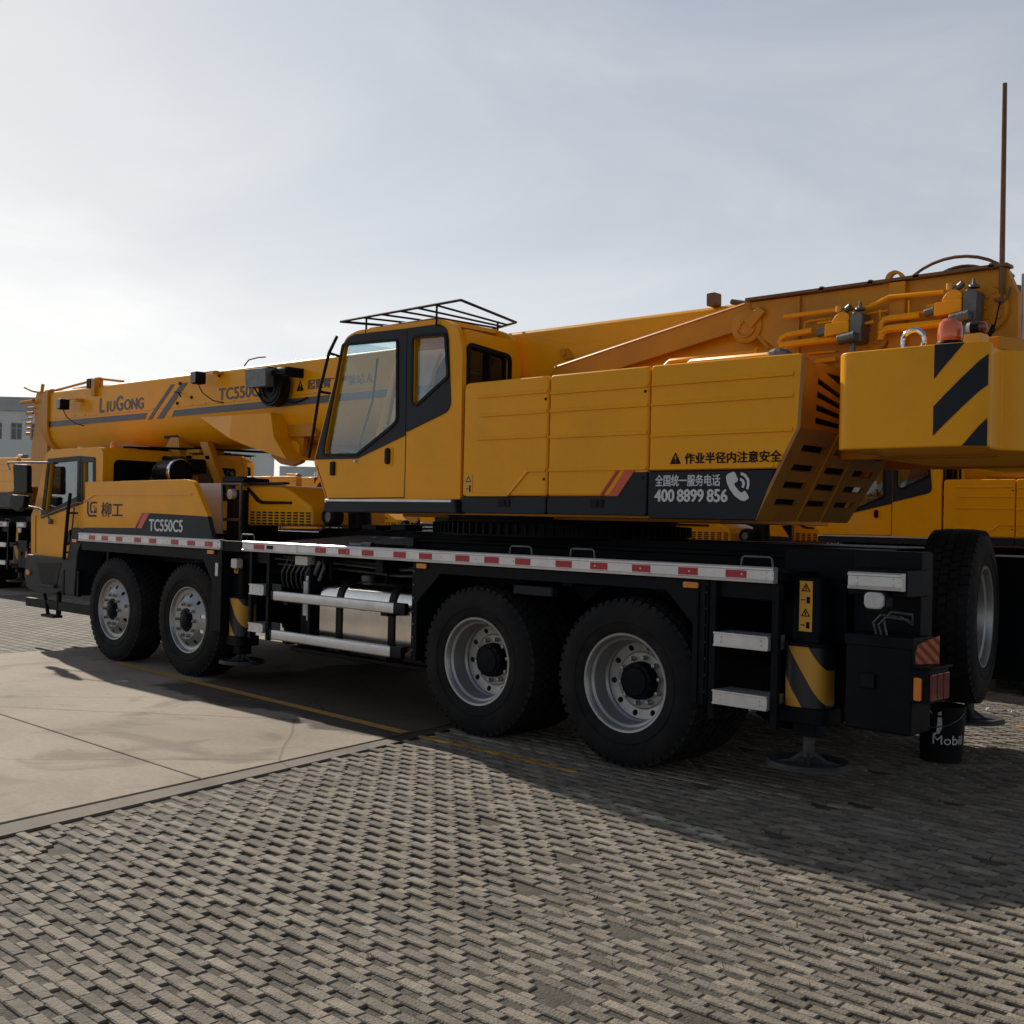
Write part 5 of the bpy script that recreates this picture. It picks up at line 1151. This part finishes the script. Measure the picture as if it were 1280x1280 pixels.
MPB = paint('paver_concrete', (.215, .182, .14), .9, var=.35, vs=9, bump=.7, bs=90, dirt=(.10, .085, .06), dirt_amt=.7, ds=2.5)
MPY = paint('paver_yellow_paint', (.48, .27, .05), .8, var=.35, vs=14, bump=.6, bs=90, dirt=(.2, .15, .08), dirt_amt=.8, ds=6)
for m_ in (MPB, MPY):
    nt = m_.node_tree; bs = [n for n in nt.nodes if n.type == 'BSDF_PRINCIPLED'][0]; src = bs.inputs['Base Color'].links[0].from_socket
    ge = nt.nodes.new('ShaderNodeNewGeometry'); rr_ = ramp(nt, ge.outputs['Random Per Island'], [(0, (.62,) * 3), (.5, (.9,) * 3), (1, (1.2,) * 3)])
    mm = N(nt, 'ShaderNodeMix', data_type='RGBA', blend_type='MULTIPLY'); mm.inputs[0].default_value = 1; nt.links.new(src, mm.inputs[6]); nt.links.new(rr_.outputs[0], mm.inputs[7]); nt.links.new(mm.outputs[2], bs.inputs['Base Color'])
structure(part('grass_pavers', b, [MPB, MPY], smooth=False))
# yellow bay line on the concrete, worn
def line_mat():
    m, nt, b = new_mat('worn_yellow_line'); L = nt.links.new
    tc = N(nt, 'ShaderNodeTexCoord'); n = N(nt, 'ShaderNodeTexNoise', i_Scale=9, i_Detail=9, i_Roughness=.75); L(tc.outputs['Object'], n.inputs['Vector'])
    r = ramp(nt, n.outputs[0], [(.36, (.18, .15, .11)), (.48, (.46, .24, .04))]); L(r.outputs[0], b.inputs['Base Color']); b.inputs['Roughness'].default_value = .8
    return m
MY = line_mat()
structure(sheet('yellow_line', [(-6.6, -.10), (-1.76, -.345), (-1.77, -.245), (-6.6, .0)], .004, MY))
structure(sheet('yellow_line', [(-8.0, 4.4), (-2.6, 4.4), (-2.62, 4.5), (-8.0, 4.5)], .004, MY))
# tufts of grass and soil crumbs between the pavers
b = B(); rnd = random.Random(5)
for k in range(2600):
    x = rnd.uniform(1.3, 6.5); y = rnd.uniform(1.5, 7.9) if rnd.random() < .8 else rnd.uniform(-5, 1.5)
    if rnd.random() > .5 + .5 * sin(x * 2.1) * cos(y * 1.7): continue
    for j in range(4):
        a = rnd.uniform(0, 2 * pi); h = rnd.uniform(.015, .05); w = .003; dx, dy = cos(a), sin(a); ox_, oy_ = x + rnd.uniform(-.02, .02), y + rnd.uniform(-.02, .02)
        v = [b.bm.verts.new(p) for p in ((ox_ - dy * w, oy_ + dx * w, -.02), (ox_ + dy * w, oy_ - dx * w, -.02), (ox_ + dx * h * .6, oy_ + dy * h * .6, -.02 + h))]; b.face(v)
gr_ = part('dry_grass', b, paint('dry_grass_blades', (.20, .17, .06), .8, var=.4, vs=8), smooth=False); gr_['kind'] = 'stuff'

# ---- buildings --------------------------------------------------------
wallm = paint('pale_green_render', (.62, .67, .64), .85, var=.08, vs=.3, bump=.2, bs=3, dirt=(.42, .44, .42), dirt_amt=.5, ds=.15)
roofm = paint('grey_roof_band', (.36, .40, .41), .8, var=.1, vs=.5)
winm = paint('far_window_glass', (.10, .12, .13), .12, var=.3, vs=.7)
trimm = paint('white_window_frame', (.5, .52, .52), .6, var=.05)
FW = Vector((-sin(.7598), cos(.7598), 0)); RT = Vector((cos(.7598), sin(.7598), 0)); CP = Vector((4.4981, -5.8078, 0))
def building(name, u0, u1, D, h, label, cat, rows, cols, wall, depth=14, skew=0.0, band=1.2, u_win=None):
    """a block whose front starts D metres off; its frame has local x along the front"""
    org = CP + FW * D + RT * ((u0 + u1) / 2); root = link(bpy.data.objects.new(name, None)); root.location = org; root.rotation_euler = (0, 0, .7598 + skew)
    tag(root, label, cat); W = (u1 - u0) / 2
    wins = []; 
    for r_ in rows:
        for c_ in cols: wins.append((c_ - W, r_))
    outer = [(-W, 0), (W, 0), (W, h - band), (-W, h - band)]
    holes = [[(x, z), (x + 1.0, z), (x + 1.0, z + 1.5), (x, z + 1.5)] for x, z in wins if x > -W + .1 and x + 1.0 < W - .1]
    b = B().prism(outer, 0, .35, holes=holes); b.box(-W, -W + .3, .35, depth, 0, h - band); b.box(W - .3, W, .35, depth, 0, h - band); b.box(-W, W, depth, depth + .3, 0, h - band)
    part('wall', b, wall, root, smooth=False)
    part('roof', B().box(-W - .25, W + .25, -.25, depth + .5, h - band, h), roofm, root, smooth=False, bevel=.03)
    for hq in holes:
        x, z = hq[0]
        f = part('window', B().box(x, x + 1.0, .10, .16, z, z + .06).box(x, x + 1, .10, .16, z + 1.44, z + 1.5).box(x, x + .06, .10, .16, z + .06, z + 1.44).box(x + .94, x + 1, .10, .16, z + .06, z + 1.44).box(x + .47, x + .53, .10, .16, z + .06, z + 1.44).box(x + .06, x + .94, .1, .16, z + 1.0, z + 1.05), trimm, root, smooth=False)
        part('pane', B().box(x + .03, x + .97, .17, .19, z + .03, z + 1.47), winm, f, smooth=False)
    return root
building('office_building', -54, -24.0, 100, 11.5, 'pale green office building with small white framed windows behind the cranes', 'building', [1.6, 4.7, 7.75], [1.0 + 1.75 * k for k in range(19)], wallm)
building('warehouse', -27, 22, 135, 7.4, 'low grey warehouse beyond the green office building', 'warehouse', [2.5], [2 + 6 * k for k in range(7)], paint('warehouse_cladding', (.68, .70, .72), .6, var=.05, vs=.3), skew=.12, band=2.6, depth=30)


# ---- bucket and scraps --------------------------------------------------
bk = link(bpy.data.objects.new('bucket', None)); bk.location = (1.28, 1.9, 0)
tag(bk, 'black oil bucket with pale printed letters standing on the pavers under the tail light', 'bucket')
b = B().lathe([(.135, .0), (.155, .36), (.162, .365), (.162, .375), (.15, .375), (.13, .01), (.001, .01)], axis='z', n=36).lathe([(.135, 0), (.001, 0)], axis='z', n=36).lathe([(.156, .31), (.160, .312), (.160, .322), (.156, .324)], axis='z', n=36)
part('bucket_body', b, 'black', bk)
part('bail_handle', B().tube([(.16 * cos(R(a)), -.01 + .16 * sin(R(a)), .34 - .10 * abs(sin(R(a)))) for a in range(180, 361, 15)], .004, 6), 'castgrey', bk)
def wrap_text(bm, r0, ang, z):
    t = B()
    mp = {}
    for v in bm.verts:
        a = ang + v.co.x / r0; zz = z + v.co.y; r = r0 + .0015 + (zz - .18) * .055
        mp[v] = t.bm.verts.new((r * cos(a), r * sin(a), zz))
    for f in bm.faces: t.face([mp[v] for v in f.verts])
    return t
bm, W_ = text_mesh('Mobil', .062, .21)
bmesh.ops.subdivide_edges(bm, edges=bm.edges, cuts=1)
part('lettering', wrap_text(bm, .145, R(-90), .125), 'greydec' if 0 else 'white', bk, smooth=False)
bm = bmesh.new()
for pl_ in ([(0, .16), (.035, .16), (.07, .03), (.05, 0)], [(.07, .15), (.085, .16), (.09, .06), (.075, .02), (.062, .02)]):
    bm.faces.new([bm.verts.new((x * 1.3, y * 1.1, 0)) for x, y in pl_])
part('emblem', wrap_text(bm, .145, R(-112), .175), 'white', bk, smooth=False)
def scrap(x, y, s, rz, label):
    b = B(); rn = random.Random(int(x * 100)); n = 7; V = [[b.bm.verts.new((i * s / n, j * s / 14, .004 + .03 * rn.random())) for j in range(4)] for i in range(n)]
    for i in range(n - 1):
        for j in range(3): b.face([V[i][j], V[i + 1][j], V[i + 1][j + 1], V[i][j + 1]])
    o = part('litter', b, 'white', smooth=False); o.location = (x, y, 0); o.rotation_euler = (0, 0, rz)
    md = o.modifiers.new('s', 'SOLIDIFY'); md.thickness = .002
    tag(o, label, 'litter')
q = [(0.67, 4.286), (0.875, 4.282)]
scrap(q[0][0], q[0][1], .22, .3, 'crumpled white paper scrap on the sunlit pavers beyond the bucket')
scrap(q[1][0], q[1][1], .12, 1.1, 'smaller white scrap lying right of the longer one on the pavers')

# =================================================== light, sky, camera
SUN = Vector((-1.45, .37, 1.0)).normalized()
el = math.asin(SUN.z); az = math.atan2(SUN.x, SUN.y)
W = bpy.data.worlds.new('World'); S.world = W; W.use_nodes = True; nt = W.node_tree; nt.nodes.clear(); L = nt.links.new
out = N(nt, 'ShaderNodeOutputWorld'); bg = N(nt, 'ShaderNodeBackground'); bg.inputs[1].default_value = .085
sky = N(nt, 'ShaderNodeTexSky', sky_type='NISHITA'); sky.sun_disc = False; sky.sun_elevation = el; sky.sun_rotation = az; sky.air_density = 1.0; sky.dust_density = 1.2; sky.ozone_density = 1.2
# thin high cloud veil: whitens the sky unevenly
tc = N(nt, 'ShaderNodeTexCoord'); mp = N(nt, 'ShaderNodeMapping'); mp.inputs['Scale'].default_value = (1, 1, 3.2); L(tc.outputs['Generated'], mp.inputs[0])
n = N(nt, 'ShaderNodeTexNoise', i_Scale=2.2, i_Detail=8, i_Roughness=.58, i_Distortion=.7); L(mp.outputs[0], n.inputs['Vector'])
r = ramp(nt, n.outputs[0], [(.30, (.80,) * 3), (.72, (.93,) * 3)])
sx_ = N(nt, 'ShaderNodeSeparateXYZ'); L(tc.outputs['Generated'], sx_.inputs[0])
veil = ramp(nt, sx_.outputs[2], [(.0, (.72, .73, .74)), (.10, (.65, .67, .695)), (.24, (.49, .515, .555)), (.42, (.345, .38, .44)), (.62, (.15, .18, .24)), (1, (.08, .10, .14))])
dt = N(nt, 'ShaderNodeVectorMath', operation='DOT_PRODUCT'); dt.inputs[1].default_value = SUN; L(tc.outputs['Generated'], dt.inputs[0])
au = ramp(nt, dt.outputs['Value'], [(.0, (.74, .75, .77)), (.45, (.92, .925, .93)), (.8, (1.16, 1.15, 1.13)), (1, (1.5, 1.45, 1.35))])
vm = N(nt, 'ShaderNodeMix', data_type='RGBA', blend_type='MULTIPLY'); vm.inputs[0].default_value = 1; L(veil.outputs[0], vm.inputs[6]); L(au.outputs[0], vm.inputs[7])
vs_ = N(nt, 'ShaderNodeVectorMath', operation='SCALE'); vs_.inputs['Scale'].default_value = 1 / .085; cl = ramp(nt, n.outputs[0], [(.34, (.90, .91, .93)), (.52, (1, 1, 1)), (.68, (1.14, 1.12, 1.09))]); vc = N(nt, 'ShaderNodeMix', data_type='RGBA', blend_type='MULTIPLY'); vc.inputs[0].default_value = 1; L(vm.outputs[2], vc.inputs[6]); L(cl.outputs[0], vc.inputs[7]); L(vc.outputs[2], vs_.inputs[0])
mx = N(nt, 'ShaderNodeMix', data_type='RGBA'); L(r.outputs[0], mx.inputs[0]); L(sky.outputs[0], mx.inputs[6]); L(vs_.outputs[0], mx.inputs[7])
L(mx.outputs[2], bg.inputs[0]); L(bg.outputs[0], out.inputs[0])
sl = bpy.data.lights.new('sun', 'SUN'); sl.energy = 3.9; sl.angle = R(.8); sl.color = (1, .93, .82)
so = link(bpy.data.objects.new('sun', sl)); so.rotation_euler = SUN.to_track_quat('Z', 'Y').to_euler()
cam = bpy.data.cameras.new('camera'); co = link(bpy.data.objects.new('camera', cam)); S.camera = co
cam.sensor_width = 36; cam.lens = 1422.473 / 1280 * 36; cam.clip_end = 2000; cam.clip_start = .05
yaw, pitch, roll = .7598, .0087, .0235
fwd = Vector((-sin(yaw) * cos(pitch), cos(yaw) * cos(pitch), sin(pitch))); rt = Vector((cos(yaw), sin(yaw), 0)); up = rt.cross(fwd)
r2 = rt * cos(roll) + up * sin(roll); u2 = -rt * sin(roll) + up * cos(roll)
m = Matrix((r2, u2, -fwd)).transposed().to_4x4(); m.translation = Vector((4.4981, -5.8078, 1.5559)); co.matrix_world = m
S.view_settings.view_transform = 'Standard'; S.view_settings.look = 'None'; S.view_settings.exposure = .22; S.view_settings.gamma = 1
